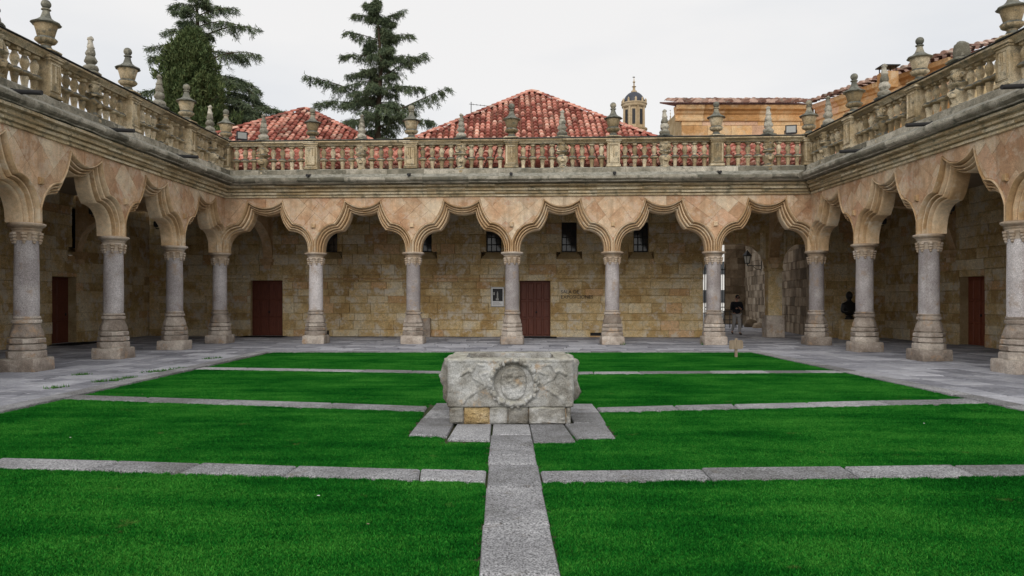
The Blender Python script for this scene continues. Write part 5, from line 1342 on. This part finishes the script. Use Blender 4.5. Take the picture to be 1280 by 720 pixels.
ph_m = MB(); ph_m.box((-.037,-.005,-.075), (.037,.005,.075)); c_ = pp+Vector((.018, -.30, 1.215)); ph = obj('phone', ph_m.mesh('phone'), M['black'], None, c_); ph.rotation_euler = (radians(-35), 0, radians(6)); setp(ph, 'black phone held by the walking person', 'phone')

# ------------------------------------------------------------------ trees
def leaf_tuft(mb, p, d, r, n, L=.24, W=.019):
    for _ in range(n):
        v = (d+Vector((r.gauss(0, .55), r.gauss(0, .55), r.gauss(0, .45)))).normalized(); s = v.cross(Vector((r.gauss(0, 1), r.gauss(0, 1), r.gauss(0, 1)))).normalized()
        l = L*r.uniform(.6, 1.3); w = W*r.uniform(.7, 1.4); c = p+Vector((r.gauss(0, .07), r.gauss(0, .07), r.gauss(0, .06)))
        mb.add([c-s*w, c+s*w, c+v*l+s*w*.3, c+v*l-s*w*.3], [(0, 1, 2, 3)])
def cedar(name, label, px, Y, ytop, branches, seed, nrand, zmin, spread):
    r = random.Random(seed); k = Y/FPX; c = at(px, 374, Y); H = EYE+(VPY-ytop)*k; base = Vector((c.x, Y, 0))
    t = thing(name, label, 'tree', None, base)
    tr = MB(); pts = [base+Vector((.12*sin(i*1.3), .1*cos(i), H*i/14)) for i in range(15)]; pts[0] = base+Vector((0, 0, -.2))
    tr.tube(pts, [.42*(1-i/14.6)+.02 for i in range(15)], 9); tr.build('trunk', M['bark'], t, True, 60)
    wood = MB(); lv = MB()
    def branch(z, az, L, rise, droop, dens=1.0):
        o = base+Vector((.0, 0, z)); dirv = Vector((cos(az), sin(az), 0)); side = Vector((-sin(az), cos(az), 0)); n = max(6, int(L/.45)); pts = []
        for i in range(n+1):
            u = i/n; pts.append(o+dirv*(L*u)+side*(.18*L*.3*sin(u*3+az))+Vector((0, 0, L*(rise*u-droop*u*u))))
        wood.tube(pts, [max(.012, .07*(L/4)*(1-i/(n+.5))) for i in range(n+1)], 5)
        for i in range(1, n+1):
            u = i/n
            if u < .12: continue
            m = max(1, int(dens*(4 if u > .25 else 1)))
            for _ in range(m):
                p = pts[i]+(pts[i-1]-pts[i])*r.random(); sg = r.choice((-1, 1)); tl = L*.16*(1.15-.75*u)*r.uniform(.3, 1.4)+.20
                td = (dirv*r.uniform(.2, .8)+side*sg*r.uniform(.3, 1.0)+Vector((0, 0, r.uniform(-.9, -.05)))).normalized(); q = 5; tp = [p+td*tl*(j/q)+Vector((0, 0, -.18*tl*(j/q)**2)) for j in range(q+1)]
                wood.tube([tp[0], tp[2], tp[5]], [.018, .012, .006], 3)
                for j in range(1, q+1): leaf_tuft(lv, tp[j], (td*.6+Vector((0, 0, -.45))), r, 7)
    for (z, dx, dy, L, rise, droop, dens) in branches: branch(z, math.atan2(dy, dx), L, rise, droop, dens)
    for i in range(nrand):
        u = (i+r.random())/nrand; z = zmin+(H-zmin)*u; L = spread*(1-u)**.95*r.uniform(.4, 1.05)+.3
        branch(z*.995, r.uniform(0, 2*pi), L, r.uniform(.0, .35), r.uniform(.15, .5))
    for i in range(14): leaf_tuft(lv, base+Vector((0, 0, H-.12*i)), Vector((0, 0, 1)), r, 6)
    cr = wood.build('limbs', M['bark'], t); cr = lv.build('crown', M['cedar'], t)
    return t
def pz(py, Y): return EYE+(VPY-py)/FPX*Y
Y1 = 50
br = [(pz(128, Y1), -1, -.1, 4.6, .55, .20, 1.6), (pz(135, Y1), -1, -.35, 4.0, .30, .32, 1.8), (pz(150, Y1), -1, .3, 4.2, .25, .35, 1.6), (pz(150, Y1), 1, -.1, 4.6, .55, .10, 1.5), (pz(158, Y1), 1, .2, 3.6, .40, .25, 1.6),
      (pz(100, Y1), 1, -.2, 3.3, .75, .25, 1.6), (pz(112, Y1), 1, .1, 3.0, .35, .30, 1.5), (pz(75, Y1), 1, -.2, 2.7, .40, .45, 1.4), (pz(75, Y1), -1, 0, 2.5, .50, .40, 1.4), (pz(50, Y1), -1, -.2, 2.2, .35, .15, 1.2),
      (pz(45, Y1), 1, .1, 2.2, .2, .12, 1.2), (pz(25, Y1), -1, .2, 1.8, .5, .2, 1.1), (pz(28, Y1), 1, -.2, 1.6, .6, .2, 1.1), (pz(12, Y1), -1, .1, 1.0, .6, .1, 1.0), (pz(90, Y1), -1, .1, 2.2, .2, .3, 1.4)]
cedar('cedar_tree', 'dark cedar with layered branches standing between the two tiled roofs', 474, Y1, -4, br, 11, 58, pz(175, Y1), 3.2)
Y2 = 47
br = [(pz(98, Y2), 1, .35, 3.6, .5, .6, 2.0), (pz(105, Y2), .8, -.6, 3.4, .45, .6, 2.2), (pz(120, Y2), 1, .1, 4.3, .45, .6, 2.4), (pz(128, Y2), 1, -.5, 4.0, .35, .5, 2.4), (pz(136, Y2), 1, .2, 4.9, .32, .45, 2.4), (pz(146, Y2), 1, -.4, 4.6, .25, .35, 2.4), (pz(152, Y2), 1, .05, 5.4, .22, .32, 2.4),
      (pz(70, Y2), 1, .3, 3.0, .6, .6, 1.6), (pz(35, Y2), 1, -.2, 2.8, .5, .5, 1.3), (pz(78, Y2), -1, -.4, 2.6, .4, .4, 1.5), (pz(115, Y2), -1, -.3, 3.2, .25, .35, 1.6), (pz(8, Y2), -1, .2, 1.8, .5, .4, 1.2), (pz(10, Y2), 1, .4, 1.8, .5, .4, 1.2), (pz(45, Y2), .3, -1, 2.2, .3, .4, 1.4),
      (pz(52, Y2), 1, -.1, 4.2, .75, .62, .9), (pz(85, Y2), 1, -.1, 4.2, .75, .60, .9), (pz(112, Y2), 1, -.2, 4.0, .60, .75, 1.8), (pz(142, Y2), 1, -.2, 5.9, .32, .35, 1.9), (pz(150, Y2), 1, .3, 5.0, .25, .4, 1.8), (pz(160, Y2), 1, .0, 4.6, .1, .35, 1.6),
      (pz(62, Y2), -1, -.1, 2.9, .45, .45, 1.0), (pz(40, Y2), -1, .1, 2.2, .45, .4, .9), (pz(125, Y2), -1, 0, 4.0, .15, .3, 1.4), (pz(140, Y2), -1, .2, 4.4, .1, .25, 1.3), (pz(20, Y2), 1, 0, 2.6, .5, .3, .7), (pz(22, Y2), -1, 0, 1.6, .6, .3, .8)]
cedar('cedar_tree', 'tall sparse cedar with long drooping branches behind the cypress', 246, Y2, -42, br, 23, 34, pz(170, Y2), 2.3)
# dense cypress in front of the tall cedar
def cypress(px, Y, ytop, ybot, wpx, label):
    r = random.Random(3); k = Y/FPX; c = at(px, 374, Y); H = EYE+(VPY-ytop)*k; base = Vector((c.x, Y, 0)); t = thing('cypress_tree', label, 'tree', None, base)
    tr = MB(); tr.tube([base+Vector((0,0,-.2)), base+Vector((.1,0,H*.5)), base+Vector((.2,0,H*.95))], [.35, .22, .03], 9); tr.build('trunk', M['bark'], t, True, 60)
    Rm = wpx/2*k; lv = MB(); lm = MB()
    for i in range(1500):
        u = r.random()**.62; z = 2.0+(H-2.0)*u; rr = Rm*(1-math.exp(-(H-z)/(42*k)))*(.9+.25*mnoise.noise(Vector((u*7, i*.001, 2)))); a = r.uniform(0, 2*pi); rr *= .80+.55*mnoise.noise(Vector((cos(a)*1.8, sin(a)*1.8, z*.9)))
        q = rr*(r.uniform(.5, 1.05) if r.random() > .06 else r.uniform(1.05, 1.3)); p = base+Vector((.2*u+q*cos(a), q*sin(a), z)); d = Vector((cos(a)*.45, sin(a)*.45, .8)).normalized()
        if i % 6 == 0: lm.tube([base+Vector((.15*u, 0, z-.5)), p], [.03, .01], 4)
        for j in range(4): leaf_tuft(lv, p+d*(.16*j), d, r, 15, .17, .034)
    lm.build('limbs', M['bark'], t); lv.build('crown', M['cypress'], t)
cypress(236, 42, 47, 160, 106, 'dense conical green cypress rising over the corner balustrade')
